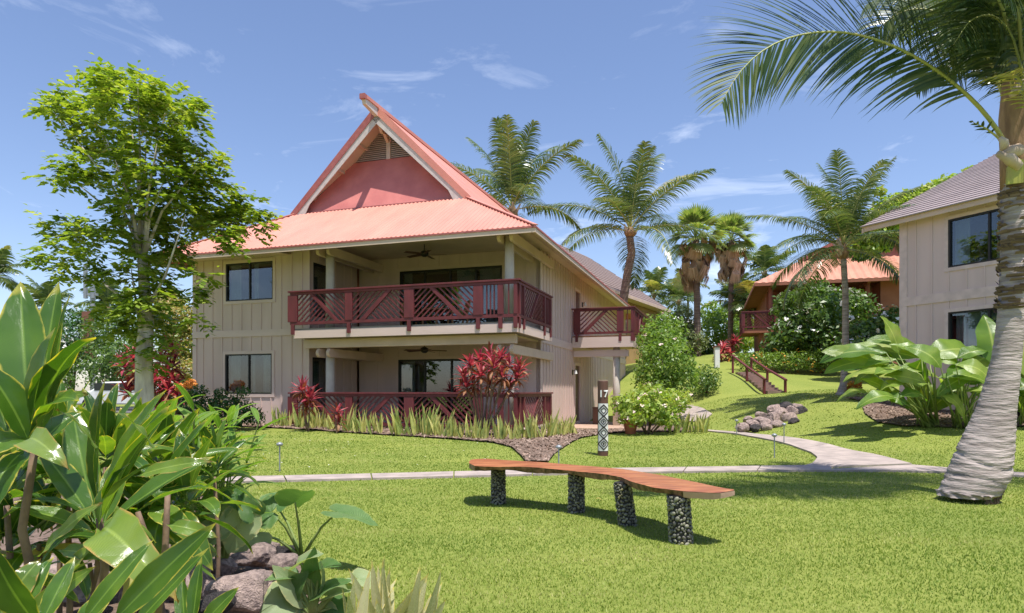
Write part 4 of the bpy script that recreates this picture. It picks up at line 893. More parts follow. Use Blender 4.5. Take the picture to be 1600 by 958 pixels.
# antenna mast
x, y, _ = W(145, 600, 44); t = thing('antenna_mast', 'grey antenna mast with brown equipment box behind the left tree', 'mast', onground(x, y)); h = W(145, 427, 44)[2] - t.location.z
m = MB(); m.tube([(0, 0, 0), (0, 0, h)], .16, 12); m.build('pole', GREYM, t); m = MB(); m.box((-.42, -.5, h - 5.8), (.2, -.16, h - 2.6)); m.build('equipment_box', pm('rust_brown', (.22, .09, .06)), t)
for dx in (-.42, .1):
    m = MB(); m.box((dx - .09, -.2, h - 1.7), (dx + .09, 0, h + (.6 if dx < 0 else -.2))); m.build('antenna', GREYM, t)
for dz in (-.6, -1.5): m = MB(); m.box((-.5, -.12, h + dz), (.3, .12, h + dz + .15)); m.build('bracket', GREYM, t)
# parked car behind the tree
def car():
    x, y = -19.6, 33.6; t = thing('parked_car', 'white car parked on the road behind the left tree', 'car', onground(x, y, .03), rad(4)); wp_ = pm('car_paint', (.75, .75, .76), rough=.25)
    sec = [(-2.2, .35, .62), (-2.15, .35, .85), (-1.3, .3, .95), (1.2, .3, .95), (2.1, .32, .8), (2.2, .38, .6)]
    prof = [(-2.2, .3), (-2.25, .62), (-2.1, .9), (-1.35, .98), (-.75, 1.42), (.75, 1.46), (1.5, 1.0), (2.15, .88), (2.25, .55), (2.2, .3)]
    m = MB(); m.prism([(a, -.88, b) for a, b in prof], (0, 1.76, 0)); m.build('body', wp_, t, bevel=.06)
    for a, b in (((-1.15, 1.0), (-.05, 1.36)), ((.05, 1.0), (1.1, 1.38))):
        m = MB(); m.box((a[0], -.895, a[1]), (b[0], -.885, b[1])); m.build('window', pm('car_glass', (.02, .025, .03), rough=.1), t)
    for wx in (-1.4, 1.4):
        for wy in (-.82, .82): m = MB(); m.tube([(wx, wy - .1, .32), (wx, wy + .1, .32)], .32, 20); m.build('wheel', pm('tyre', (.02, .02, .02), rough=.8), t)
car()

# ================================================================== vegetation
def norm(a): return a / np.maximum(np.linalg.norm(a, axis=-1, keepdims=True), 1e-9)
# ---- rocks
def rockmesh(seed, sub=2, flat=.7):
    import bmesh
    r = np.random.default_rng(seed); bm = bmesh.new(); bmesh.ops.create_icosphere(bm, subdivisions=sub, radius=1); V = np.array([v.co[:] for v in bm.verts]); n = r.normal(size=(9, 3)); n = norm(n); d = r.uniform(.55, .95, 9)
    for k in range(9):
        h = V @ n[k] - d[k]; V = V - np.where(h > 0, h, 0)[:, None] * n[k]
    V += r.normal(0, .025, V.shape); V *= np.array([1, r.uniform(.65, .95), flat])
    for v, c in zip(bm.verts, V): v.co = c
    me = bpy.data.meshes.new('rock'); bm.to_mesh(me); bm.free(); return me
ROCKS = [rockmesh(i, 3) for i in range(6)]
for m_ in ROCKS: m_.materials.append(LAVA)
ROCKB = [m_.copy() for m_ in ROCKS[:3]]
for m_ in ROCKB: m_.materials.clear(); m_.materials.append(LAVAB)
def rock(px, py, Y, s, label, group, dark=False, sink=.3):
    """boulder whose middle shows at a pixel"""
    c = W(px, py, Y); o = link('lava_rock', random.choice(ROCKB if dark else ROCKS)); g = tz(c[0], c[1]); o.location = (c[0], c[1], max(g + s * .15, c[2])); o.scale = (s * U(.9, 1.15), s, s * U(.85, 1.1)); o.rotation_euler = (U(-.3, .3), U(-.3, .3), U(0, 6.28))
    return tag(o, label, 'rock', group)
for px, py, Y, s, dk, lab in [(372, 935, 3.7, .22, 0, 'big purplish lava boulder with flat face in the foreground beside the broad leaved plants'), (300, 912, 4.0, .17, 0, 'lava boulder left of the big purplish one under the green blades'), (440, 930, 3.8, .13, 0, 'reddish lava rock right of the big purplish boulder'),
       (405, 868, 4.6, .13, 0, 'pinkish lava rock in the middle of the foreground pile'), (378, 872, 4.5, .08, 0, 'small rusty lava rock in the foreground pile'), (440, 880, 4.5, .12, 0, 'lava rock at the right end of the foreground pile'), (350, 885, 4.3, .10, 0, 'lava rock at the left end of the foreground pile'),
       (420, 858, 5.0, .10, 0, 'upper lava rock with peach side in the foreground pile'), (388, 857, 5.1, .11, 1, 'black lava rock at the top left of the foreground pile'), (450, 864, 4.9, .09, 1, 'black lava rock at the foot of the upright taro'), (412, 905, 4.1, .09, 0, 'small lava rock between the two boulders'), (335, 945, 3.4, .10, 1, 'black lava rock low in the foreground'),
       (60, 905, 3.8, .22, 0, 'grey lava boulder seen between plant stems at far left'), (120, 918, 3.6, .18, 0, 'lava boulder between the two cane stems at left'), (165, 900, 3.9, .14, 0, 'pale lava rock behind the right cane stem'), (10, 925, 3.4, .16, 0, 'lava rock at the left frame edge'), (215, 925, 3.7, .15, 0, 'lava rock below the glossy drooping leaf'), (480, 905, 4.2, .09, 0, 'lava rock behind the low taro leaves')]:
    rock(px, py, Y, s, lab, 'lava rocks in the foreground bed', dk)
rr = random.Random(11)
i = 0
for px, py, Y, s in [(1160, 668, 19.2, .24), (1175, 664, 19.4, .26), (1192, 661, 19.6, .28), (1208, 655, 20, .3), (1222, 648, 20.4, .32), (1238, 648, 20.4, .3), (1250, 652, 20.2, .26), (1232, 660, 19.8, .28), (1215, 666, 19.3, .25), (1196, 669, 19.1, .22), (1180, 670, 19, .2), (1210, 641, 20.8, .3), (1228, 638, 21, .3), (1245, 641, 20.8, .24), (1170, 657, 20, .22), (1240, 668, 19.2, .2), (1190, 650, 20.4, .22)]:
    rock(px, py, Y, s, 'rough brown lava rock in the pile on the grassy slope beside the curved path', 'lava rocks piled on the slope', rr.random() < .3)

# ---- leaf shapes
def leafgrid(L, wid, bend, fold=.25, tw=0, nu=5, nv=11, wave=0, tipdrop=0, petiole=.0, shape=.75, seed=0):
    """one long leaf along +X, upper side +Z, drooping by bend (radians over its length)"""
    r = random.Random(seed); V = []; x = z = 0.0; a = 0.0; ph = r.uniform(0, 6)
    for j in range(nv):
        t = j / (nv - 1); w = wid / 2 * (math.sin(PI * min(1, max(0, (t - petiole) / (1 - petiole))) ** shape) ** .8 if t > petiole else 0) + .006 * L * (1 - t)
        a = -bend * t ** 1.5 - tipdrop * max(0, t - .7) * 3
        for i in range(nu):
            u = i / (nu - 1) * 2 - 1; yy = u * w; up = fold * abs(u) * w + wave * wid * math.sin(t * 16 + ph + u) * abs(u)
            y2 = yy * math.cos(tw * t) - up * math.sin(tw * t); z2 = yy * math.sin(tw * t) + up * math.cos(tw * t)
            V.append((x - math.sin(a) * z2, y2, z + math.cos(a) * z2))
        x += math.cos(a) * L / (nv - 1); z += math.sin(a) * L / (nv - 1)
    return V, nu, nv
def leafmesh(name, mat, *a, **k):
    V, nu, nv = leafgrid(*a, **k); return gridmesh(name, [V], nu, nv, mat)
TI = leafm('ti_leaf', [(.035, .095, .015), (.065, .15, .02), (.11, .215, .03), (.23, .34, .05)], rough=.2, trans=.33, uvleaf=True, edge=(.66, .56, .10), spec=.75, veins=14, tcol=(2.3, 2.3, .5))
TIY = leafm('yellow_green_leaf', [(.11, .20, .03), (.21, .32, .05), (.34, .42, .09)], rough=.16, trans=.3, uvleaf=True, edge=(.62, .38, .12), spec=.9, veins=14)
TIB = leafm('browned_leaf', [(.50, .40, .14), (.45, .36, .10), (.30, .34, .07)], rough=.5, trans=.3, uvleaf=True, edge=(.42, .16, .05))
TIMESH = [leafmesh('ti_leaf', TI, 1, .25, b, fold=f, wave=w, tw=tw, shape=s, petiole=.10, seed=i) for i, (b, f, w, tw, s) in enumerate([(.35, .3, .03, .2, .8), (.8, .25, .04, -.3, .75), (1.3, .2, .05, .4, .8), (.15, .35, .02, -.1, .85), (2.0, .15, .06, .3, .7)])]
TIYM = [leafmesh('yellow_leaf', TIY, 1, .24, b, fold=.18, wave=.11, tw=.5, petiole=.08, seed=i + 9) for i, b in enumerate((.5, 1.2, 1.9))]
TIBM = [leafmesh('browned_leaf', TIB, 1, .17, b, fold=.1, wave=.08, tw=.8, petiole=.08, seed=i + 19) for i, b in enumerate((.9, 1.8))]
def local(root, p): return Vector(p) - root.location
def ti_leaf(root, a, b, Ya, Yb, wpx, kind=0, roll=0, ms=None, up=(0, -.45, 1), nm='leaf'):
    """leaf from pixel a (depth Ya) toward pixel b (depth Yb), blade wpx pixels wide"""
    A, B = Vector(W(*a, Ya)), Vector(W(*b, Yb)); d = B - A; Lh = d.length; ms = ms or TIMESH; k = [1.03, 1.1, 1.25, 1.0, 1.55][kind % 5] if ms is TIMESH else 1.1
    bend = [.35, .8, 1.3, .15, 2.0][kind % 5] if ms is TIMESH else [.5, 1.2, 1.9][kind % 3] if ms is TIYM else [.9, 1.8][kind % 2]
    dd = d.normalized(); u = Vector(up); u = (u - dd * u.dot(dd)).normalized(); dd = (dd + u * math.tan(min(.9, bend * .42))).normalized()
    wd = wpx / F * (Ya + Yb) / 2; s = Lh * (k if ms is TIMESH else 1.05 + .12 * kind)
    return put(nm, ms[kind % len(ms)], root, local(root, A), dd, up, roll=roll, scv=(s, wd / .25, wd / .25))
def rosette(root, c, n, L0, w0, seed, nm='leaf', ms=None, el0=10, el1=85, az=None, up=1, ybias=0):
    r = random.Random(seed); ms = ms or TIMESH
    for i in range(n):
        t = i / max(1, n - 1); a = i * 2.399 + r.uniform(-.3, .3) if az is None else r.uniform(*az); el = rad(el0 + (el1 - el0) * t ** .9 + r.uniform(-8, 8)); d = Vector((math.cos(a) * math.cos(el), math.sin(a) * math.cos(el) + ybias, math.sin(el)))
        Lr = L0 * r.uniform(.8, 1.12) * (1 - .25 * t); k = r.choice([0, 1, 2] if t < .5 else [0, 3]) if ms is TIMESH else r.randrange(len(ms)); m_ = ms[k % len(ms)]
        if ms is TIMESH and r.random() < .12 and t < .4: m_ = r.choice(TIYM + TIBM)
        put(nm, m_, root, Vector(c) - root.location + d * .02 + Vector((0, 0, .06 * t)), d, roll=r.uniform(-.35, .35), scv=(Lr, w0 / .25 * r.uniform(.85, 1.15), w0 / .25))
def canes(root, base, tops, mat=CANE, r0=.016, nm='cane', bow=.05):
    for t_ in tops:
        a, b = Vector(base) - root.location + Vector((U(-.04, .04), U(-.04, .04), -.05)), Vector(t_) - root.location; md = a.lerp(b, .5) + Vector((U(-bow, bow), U(-bow, bow), 0)); m = MB()
        m.tube([a, a.lerp(md, .5), md, md.lerp(b, .5), b], [r0 * 1.15, r0 * 1.1, r0, r0 * .95, r0 * .8], 7); m.build(nm, mat, root, smooth=True)

# ---- foreground ti plants (left)
def fg():
    x, y, _ = W(85, 900, 2.15); t = thing('ti_plant', 'tall green ti plant with upright broad leaves at the far left foreground edge', 'ti plant', onground(x, y)); hd = W(55, 655, 2.1)
    canes(t, W(90, 960, 2.1), [W(60, 665, 2.1)], r0=.013)
    for a, b, Ya, Yb, w, k in [((45, 655), (34, 440), 2.05, 2.2, 64, 3), ((60, 650), (95, 442), 2.15, 2.3, 46, 3), ((80, 665), (124, 470), 2.1, 2.0, 40, 0), ((45, 690), (86, 512), 2.0, 1.95, 60, 3), ((50, 700), (-30, 560), 2.0, 1.9, 60, 0), ((20, 700), (-50, 470), 2.2, 2.3, 50, 3),
                               ((60, 680), (160, 545), 2.1, 1.95, 58, 1), ((60, 690), (140, 690), 2.1, 1.85, 40, 2), ((50, 690), (-40, 700), 2.0, 1.85, 70, 1), ((45, 700), (0, 800), 2.0, 1.85, 55, 2), ((70, 670), (20, 590), 2.15, 2.0, 55, 1), ((60, 700), (120, 640), 2.2, 2.3, 44, 0)]: ti_leaf(t, a, b, Ya, Yb, w, k, U(-.25, .25))
    ti_leaf(t, (45, 700), (75, 755), 1.9, 1.75, 46, 2, .3, TIYM); ti_leaf(t, (60, 680), (135, 640), 2.0, 1.9, 34, 1, .2, TIYM); ti_leaf(t, (30, 705), (-20, 740), 1.9, 1.8, 30, 0, .2, TIBM)
    x, y, _ = W(150, 900, 2.4); t = thing('ti_plant', 'green ti plant with wide fanned leaf head on a cane left of the lava rocks', 'ti plant', onground(x, y)); canes(t, W(140, 945, 2.35), [W(155, 810, 2.3)], r0=.014)
    for a, b, Ya, Yb, w, k in [((155, 815), (165, 590), 2.25, 2.15, 64, 3), ((155, 810), (270, 640), 2.3, 2.35, 50, 0), ((150, 815), (110, 640), 2.35, 2.5, 46, 0), ((160, 820), (310, 665), 2.3, 2.2, 42, 1), ((155, 820), (250, 735), 2.2, 2.1, 46, 1),
                               ((150, 820), (60, 700), 2.3, 2.4, 40, 0), ((150, 825), (40, 800), 2.25, 2.1, 34, 2), ((155, 830), (115, 745), 2.1, 2.0, 40, 1), ((160, 825), (335, 720), 2.4, 2.5, 44, 0), ((160, 830), (200, 700), 2.5, 2.7, 46, 3), ((150, 830), (220, 830), 2.4, 2.5, 40, 2), ((150, 830), (80, 860), 2.2, 2.1, 34, 2), ((150, 830), (205, 790), 2.6, 2.8, 50, 1)]: ti_leaf(t, a, b, Ya, Yb, w, k, U(-.2, .2))
    x, y, _ = W(230, 900, 2.3); t = thing('ti_plant', 'green ti plant with a large glossy drooping leaf hanging over the rocks', 'ti plant', onground(x, y)); canes(t, W(240, 950, 2.6), [W(262, 770, 2.6), W(215, 800, 2.6)], r0=.013)
    ti_leaf(t, (158, 830), (205, 905), 2.05, 1.9, 78, 2, .25, TIYM, nm='glossy_leaf')
    for a, b, Ya, Yb, w, k in [((150, 800), (268, 618), 2.1, 2.05, 50, 0), ((265, 775), (278, 700), 2.9, 3.1, 46, 0), ((180, 770), (298, 640), 2.3, 2.2, 46, 1), ((215, 800), (345, 790), 2.3, 2.15, 30, 1), ((215, 800), (300, 760), 2.8, 2.9, 40, 1), ((215, 805), (150, 850), 2.7, 2.8, 46, 1), ((215, 800), (215, 690), 2.9, 3.1, 50, 3), ((240, 790), (330, 660), 2.9, 2.9, 34, 0), ((225, 800), (290, 830), 2.8, 2.8, 40, 2), ((215, 805), (120, 790), 2.9, 3.0, 40, 1), ((215, 805), (215, 870), 2.9, 2.8, 46, 2), ((265, 790), (240, 860), 2.9, 2.8, 46, 2), ((255, 800), (310, 870), 2.9, 2.8, 46, 2)]: ti_leaf(t, a, b, Ya, Yb, w, k, U(-.2, .2))
    # dense leafage low down
    for c, n, lab in [((10, 790, 2.5), 14, 'low dark green ti plant at the left frame edge behind the tall one'), ((105, 770, 2.8), 15, 'dark green ti plant in the shade between the two tall ones'), ((205, 745, 3.1), 15, 'green ti plant in the second row left of the slender leaved shrub'), ((30, 720, 3.1), 12, 'green ti plant in the second row behind the upright leaves'), ((290, 800, 3.0), 12, 'low green ti plant near the pale taro leaf')]:
        q = W(*c); t = thing('ti_plant', lab, 'ti plant', onground(q[0], q[1])); canes(t, t.location, [q], r0=.013); rosette(t, q, n + 4, .38, .078, int(c[0] * 3 + c[1]) % 999, el0=-15, el1=80)
    for c, n, lab in [((165, 730, 2.9), 16, 'upright green ti plant rising directly behind the fanned one'), ((255, 740, 3.3), 16, 'green ti plant in the back row in front of the pale tree trunk'), ((90, 710, 3.2), 16, 'green ti plant in the back row under the antenna mast'), ((60, 850, 2.7), 14, 'dark ti plant low between the cane stems'), ((230, 850, 3.0), 14, 'dark green ti plant low above the lava rocks'), ((335, 745, 3.9), 14, 'narrow leaved ti plant nearest the slender shrubs'), ((140, 880, 3.0), 12, 'lowest dark ti plant behind the ringed cane'), ((5, 880, 2.6), 12, 'dark ti plant low at the left frame edge')]:
        q = W(*c); t = thing('ti_plant', lab, 'ti plant', onground(q[0], q[1])); canes(t, t.location, [q], r0=.012); rosette(t, q, n + 4, .38, .078, int(c[0] * 7 + c[1]) % 997, el0=-20, el1=80)
    # near bottom blades
    q = W(200, 1010, 1.6); t = thing('broad_leaf_plant', 'yellow green plant with long blades rising from the bottom left corner', 'plant', onground(q[0], q[1]))
    for a, b, Ya, Yb, w, k in [((165, 985), (345, 822), 1.5, 1.5, 44, 0), ((190, 1000), (330, 855), 1.55, 1.6, 26, 3), ((120, 985), (250, 860), 1.5, 1.6, 30, 1), ((60, 985), (120, 870), 1.5, 1.6, 30, 3), ((230, 985), (262, 880), 1.6, 1.6, 26, 0), ((70, 990), (-20, 850), 1.5, 1.4, 54, 0), ((20, 990), (80, 880), 1.6, 1.7, 46, 1), ((300, 985), (315, 870), 1.9, 1.95, 26, 3), ((310, 985), (372, 918), 1.9, 1.9, 26, 0), ((120, 990), (178, 925), 1.6, 1.65, 34, 1), ((290, 990), (285, 900), 1.95, 2.0, 24, 3)]: ti_leaf(t, a, b, Ya, Yb, w, k, U(-.4, .4), up=(0, -1, .5), ms=TIMESH)
    for a, b, w, k in [((0, 960), (60, 880), 44, 0), ((30, 975), (160, 905), 30, 1)]: ti_leaf(t, a, b, 1.6, 1.65, w, k, .3, TIYM, up=(0, -1, .5))
    for a, b in [((210, 745), (330, 735)), ((150, 700), (95, 640)), ((180, 860), (100, 905)), ((240, 700), (180, 640)), ((260, 820), (335, 845)), ((60, 870), (165, 800)), ((70, 940), (170, 855)), ((90, 860), (170, 880))]: ti_leaf(t, a, b, 2.0, 1.95, 26, 0, .3, TIYM)
fg()
# slender leaved shrubs right of the ti plants
SLM = leafm('ginger_leaf', [(.10, .22, .03), (.17, .31, .045), (.27, .41, .08)], rough=.4, trans=.4, uvleaf=True, edge=(.55, .55, .2), veins=8)
SLIM = [leafmesh('slender_leaf', SLM, 1, .25, b, fold=.3, petiole=.04, seed=i + 40, nu=3, nv=7) for i, b in enumerate((.3, .7, 1.1))]
for c, top, n, lab in [((300, 760, 4.2), (300, 640, 4.0), 70, 'light green shrub with slender leaves right of the ti plants'), ((345, 760, 4.6), (345, 655, 4.4), 60, 'light green slender leaved shrub nearest the narrow path'), ((255, 770, 4.6), (255, 650, 4.6), 55, 'light green slender leaved shrub below the tree trunk')]:
    q = W(*c); t = thing('ginger_shrub', lab, 'shrub', onground(q[0], q[1])); r = random.Random(c[0]); hd = Vector(W(*top))
    for i in range(n // 5):
        tp = hd + Vector((r.uniform(-.22, .22), r.uniform(-.25, .25), r.uniform(-.3, .0))); base = t.location + Vector((r.uniform(-.1, .1), r.uniform(-.1, .1), 0)); m = MB(); lb, lt = base - t.location, tp - t.location; m.tube([lb, lb.lerp(lt, .5), lt], [.008, .007, .005], 5); m.build('stem', STEM, t)
        for k in range(9):
            u = .45 + .55 * k / 8; p = lb.lerp(lt, u); a = k * 2.4 + i; el = rad(r.uniform(5, 60)); d = Vector((math.cos(a) * math.cos(el) + .2, math.sin(a) * math.cos(el), math.sin(el))); put('leaf', SLIM[k % 3], t, p, d, roll=r.uniform(-.4, .4), scv=(r.uniform(.20, .34), .17, .17))
# bromeliad like variegated plant at the bottom
VAR = leafm('variegated_blade', [(.46, .44, .22), (.60, .56, .34), (.32, .34, .12)], rough=.45, trans=.15, uvleaf=True, edge=(.72, .55, .10), nscale=40)
VARM = [leafmesh('variegated_leaf', VAR, 1, .25, b, fold=.2, petiole=.0, shape=.6, seed=i + 50, nu=5, nv=9) for i, b in enumerate((.15, .3))]
for c, L_, n, lab in [((600, 1000, 3.3), .48, 14, 'variegated yellow and cream bladed plant at the bottom edge beside the taro'), ((652, 1015, 3.3), .42, 10, 'smaller variegated bladed plant at the bottom edge, nearest the open lawn'), ((545, 1010, 3.2), .42, 8, 'variegated bladed plant at the bottom edge under the taro leaves')]:
    q = W(*c); q = (q[0], q[1], tz(q[0], q[1])); t = thing('variegated_plant', lab, 'plant', q); r = random.Random(c[0])
    for i in range(n): a = r.uniform(0, 6.28); el = rad(r.uniform(45, 88)); put('leaf', VARM[i % 2], t, (r.uniform(-.05, .05), r.uniform(-.05, .05), 0), (math.cos(a) * math.cos(el), math.sin(a) * math.cos(el), math.sin(el)), up=(0, -1, .2), roll=r.uniform(-1, 1), scv=(L_ * r.uniform(.6, 1.1), .27, .24))

# ---- taro: heart shaped leaves on long stalks
TARO = leafm('taro_leaf', [(.07, .17, .05), (.12, .24, .07), (.20, .31, .12)], rough=.42, trans=.3, uvleaf=True, edge=(.30, .38, .12), veins=12)
TAROP = leafm('pale_taro_leaf', [(.26, .38, .17), (.36, .46, .24), (.44, .50, .26)], rough=.45, trans=.3, uvleaf=True, edge=(.66, .60, .30), veins=14)
def taro_mesh(mat, seed, cup=.15):
    out = [(1.0, 0), (.86, .10), (.66, .22), (.42, .33), (.18, .40), (-.06, .40), (-.25, .33), (-.36, .22), (-.33, .12), (-.16, .04), (0, .0)]; V = []; n = len(out); nv = n * 2 - 1; r = random.Random(seed)
    edge = [(x, y) for x, y in out] + [(x, -y) for x, y in out[-2::-1]]
    nu = 5
    for x, y in edge:
        w = r.uniform(-.012, .012)
        for i in range(nu):
            u = i / (nu - 1); px, py = x * u, y * u; V.append((px, py, cup * abs(py) - .22 * max(0, px) ** 2 + w * u * 2 + .02 * math.sin(x * 20) * u))
    me = gridmesh('taro_leaf', [V], nu, nv, mat)
    l = me.uv_layers[0]; uv = np.zeros(len(me.loops) * 2, np.float32)
    for lp in me.loops: v = me.vertices[lp.vertex_index].co; d = math.hypot(v.x, v.y); a = math.atan2(v.y, v.x); rim = (lp.vertex_index % nu) / (nu - 1); uv[lp.index * 2] = .5 + (.5 * rim if abs(v.y) > .001 else .06 + .1 * rim * 0); uv[lp.index * 2 + 1] = a * .25
    l.data.foreach_set('uv', uv); return me
TM = [taro_mesh(TARO, 1), taro_mesh(TARO, 2, .4)]; TP = [taro_mesh(TAROP, 3), taro_mesh(TAROP, 4, .35)]
def taro_leaf(root, base, Yb, jn, tip, Y0_, Y1_, wpx, mesh, up=(0, -.5, 1), flip=False, pale=False):
    a = Vector(W(*base, Yb)) - root.location; b = Vector(W(*jn, Y0_)) - root.location; c = Vector(W(*tip, Y1_)) - root.location; md = a.lerp(b, .55) + Vector((0, 0, (b - a).length * .10)); m = MB()
    m.tube([a, a.lerp(md, .5) + Vector((0, 0, .01)), md, md.lerp(b, .55), b], [.016, .012, .009, .007, .005], 7); m.build('stalk', STEM, root, smooth=True)
    s = (c - b).length; w = wpx / F * Y0_ / .8; put('leaf', mesh, root, b, (c - b) + Vector((0, 0, .1 * s)), up, scv=(s, w, w * .7 + s * .3))
q = W(470, 880, 4.9); t = thing('taro_plant', 'upright taro with dark arrow shaped leaves on long stalks beside the lawn', 'taro', onground(q[0], q[1])); B_ = (472, 874)
taro_leaf(t, B_, 4.9, (461, 785), (486, 758), 4.7, 4.6, 62, TM[1], up=(-.2, .5, 1)); taro_leaf(t, B_, 4.9, (528, 800), (588, 818), 4.8, 4.6, 40, TM[0], up=(.3, -.6, 1)); taro_leaf(t, B_, 4.9, (424, 800), (392, 812), 4.7, 4.7, 60, TM[0], up=(0, -.9, .7)); taro_leaf(t, B_, 4.9, (432, 790), (450, 762), 5.0, 5.2, 54, TM[1], up=(0, -.7, .8))
taro_leaf(t, B_, 4.9, (400, 832), (352, 862), 4.7, 4.6, 64, TP[0], up=(0, -1, .25))
q = W(345, 860, 4.2); t = thing('taro_plant', 'pale ribbed taro leaves rising behind the foreground rocks', 'taro', onground(q[0], q[1])); B_ = (350, 880)
for jn, tip, w, mm, up in [((378, 812), (356, 868), 62, TP[0], (.3, -1, .2)), ((345, 790), (336, 822), 44, TP[1], (0, -1, .3)), ((365, 770), (375, 800), 34, TM[0], (.2, -1, .2)), ((330, 820), (310, 840), 50, TP[1], (0, -.7, .8)), ((350, 830), (300, 870), 40, TP[0], (0, -.6, 1)), ((330, 855), (290, 880), 50, TP[1], (0, -.8, .8)), ((395, 800), (372, 775), 40, TM[1], (0, -.8, .6))]: taro_leaf(t, B_, 4.3, jn, tip, 4.2, 4.15, w, mm, up)
q = W(490, 975, 3.6); t = thing('taro_plant', 'low spreading taro clump with broad pale and dark leaves at the bottom', 'taro', onground(q[0], q[1])); B_ = (490, 965)
for jn, tip, w, mm, up in [((486, 905), (488, 862), 34, TM[0], (0, -1, .1)), ((504, 915), (505, 875), 12, TP[0], (1, -.3, 0)), ((455, 900), (415, 905), 30, TM[1], (0, -.6, 1)), ((445, 935), (410, 955), 62, TP[0], (0, -1, .4)), ((470, 925), (425, 890), 44, TP[1], (0, -.9, .5)), ((500, 925), (545, 905), 34, TM[0], (0, -.6, 1)), ((515, 930), (560, 920), 30, TP[1], (0, -.7, 1)), ((500, 890), (530, 880), 36, TM[1], (0, -.5, 1)), ((470, 880), (500, 862), 40, TP[1], (0, -.5, 1)), ((470, 955), (440, 985), 50, TP[0], (0, -.9, .6)), ((520, 950), (560, 965), 46, TM[0], (0, -.8, .8)), ((505, 960), (530, 990), 44, TP[1], (0, -.9, .6)), ((560, 905), (600, 925), 36, TP[1], (.2, -.6, .9)), ((455, 925), (475, 900), 40, TM[0], (0, -1, .3))]: taro_leaf(t, B_, 3.7, jn, tip, 3.7, 3.6, w, mm, up)

# ---- generic leafy masses
def leafcloud(blobs, n, size, seed=0, droop=.2, aspect=.5, shell=.55, up=.35):
    """leaf quads spread through ellipsoid blobs: (centre, radii)"""
    r = np.random.default_rng(seed); vol = np.array([b[1][0] * b[1][1] * b[1][2] for b in blobs]) ** .8; cnt = (n * vol / vol.sum()).astype(int) + 1; C = []; NN = []
    for (c, R), k in zip(blobs, cnt):
        d = norm(r.normal(size=(k, 3))); rho = (shell + (1 - shell) * r.random(k)) ; rho = np.where(r.random(k) < .25, r.random(k) ** .5, rho) * (1 + .12 * np.sin(d[:, 0] * 7 + c[0]) * np.sin(d[:, 2] * 6 + c[1])); C.append(np.array(c) + d * rho[:, None] * np.array(R)); NN.append(d)
    C = np.concatenate(C); Nn = np.concatenate(NN); k = len(C); nr = norm(Nn * .6 + r.normal(0, .55, (k, 3)) + np.array([0, 0, up])); t = norm(np.cross(nr, r.normal(size=(k, 3)))); t[:, 2] -= droop; t = norm(t); s = norm(np.cross(nr, t)); L_ = size * r.uniform(.6, 1.3, k)[:, None]; w = L_ * aspect
    nr = norm(np.cross(t, s))
    return np.stack([C - t * L_ * .5, C + s * w * .5 - t * L_ * .05 + nr * w * .15, C + t * L_ * .5 - nr * L_ * .08, C - s * w * .5 - t * L_ * .05 + nr * w * .15], 1)
def bpx(px, py, Y, rpx, ry=None, rz=None): c = W(px, py, Y); r = rpx / F * Y; return (c, (r, (ry or 1) * r, (rz or .85) * r))
GRN = {'mid': leafm('mid_green_leaf', [(.04, .09, .02), (.09, .16, .035), (.18, .26, .065)], rough=.4, trans=.3), 'lite': leafm('light_green_leaf', [(.08, .16, .025), (.16, .26, .045), (.29, .37, .10)], rough=.4, trans=.35),
       'dark': leafm('dark_green_leaf', [(.025, .07, .018), (.05, .12, .03), (.09, .18, .045)], rough=.35, trans=.25), 'olive': leafm('olive_leaf', [(.10, .14, .05), (.16, .20, .08), (.24, .26, .13)], rough=.5, trans=.25), 'yel': leafm('yellow_green_crown_leaf', [(.17, .28, .04), (.30, .40, .07), (.48, .44, .12)], rough=.45, trans=.35)}
FLW = leafm('white_petal', [(.80, .78, .70), (.85, .82, .78)], rough=.6, trans=.2, tcol=(1, 1, 1)); FLP = leafm('pink_petal', [(.80, .55, .50), (.85, .72, .66)], rough=.6, trans=.2, tcol=(1, 1, 1)); FLO = leafm('orange_petal', [(.75, .25, .05), (.80, .40, .08)], rough=.6, trans=.2, tcol=(1, 1, 1)); FLY = leafm('yellow_petal', [(.75, .60, .08), (.80, .68, .25)], rough=.6, trans=.2, tcol=(1, 1, 1))
def bush(name, label, cat, blobs, n, size, mat, seed=1, flower=None, nf=0, fs=.05, group=None, base=None, stems=6, aspect=.5, up=.35):
    c = np.mean([b[0] for b in blobs], axis=0) if base is None else base; t = thing(name, label, cat, onground(c[0], c[1]), 0, group); o = np.array(t.location)
    bl = [(np.array(b[0]) - o, b[1]) for b in blobs]; fastmesh('foliage', leafcloud(bl, n, size, seed, aspect=aspect, up=up), 4, GRN[mat] if isinstance(mat, str) else mat, t)
    if stems:
        m = MB(); r = random.Random(seed)
        for i in range(stems):
            b = bl[i % len(bl)]; e = Vector(b[0]) + Vector((r.uniform(-.3, .3) * b[1][0], r.uniform(-.3, .3) * b[1][1], .2 * b[1][2])); s = Vector((r.uniform(-.12, .12), r.uniform(-.12, .12), -.05)); q = s.lerp(e, .5) + Vector((r.uniform(-.1, .1), r.uniform(-.1, .1), -.05)); w = .012 + .012 * e.length; m.tube([s, q, e], [w, w * .75, w * .35], 6)
        m.build('branches', BARKB, t, smooth=True)
    if flower:
        V = leafcloud([(b[0], tuple(x * 1.04 for x in b[1])) for b in bl], nf, fs, seed + 5, aspect=.9, shell=.93, up=1.2); P = []
        r = np.random.default_rng(seed); cc = V.mean(1)
        for k in range(4): a = r.normal(0, fs * .45, cc.shape); W_ = V + a[:, None, :]; P.append(W_)
        fastmesh('blossoms', np.concatenate(P), 4, flower, t)
    return t
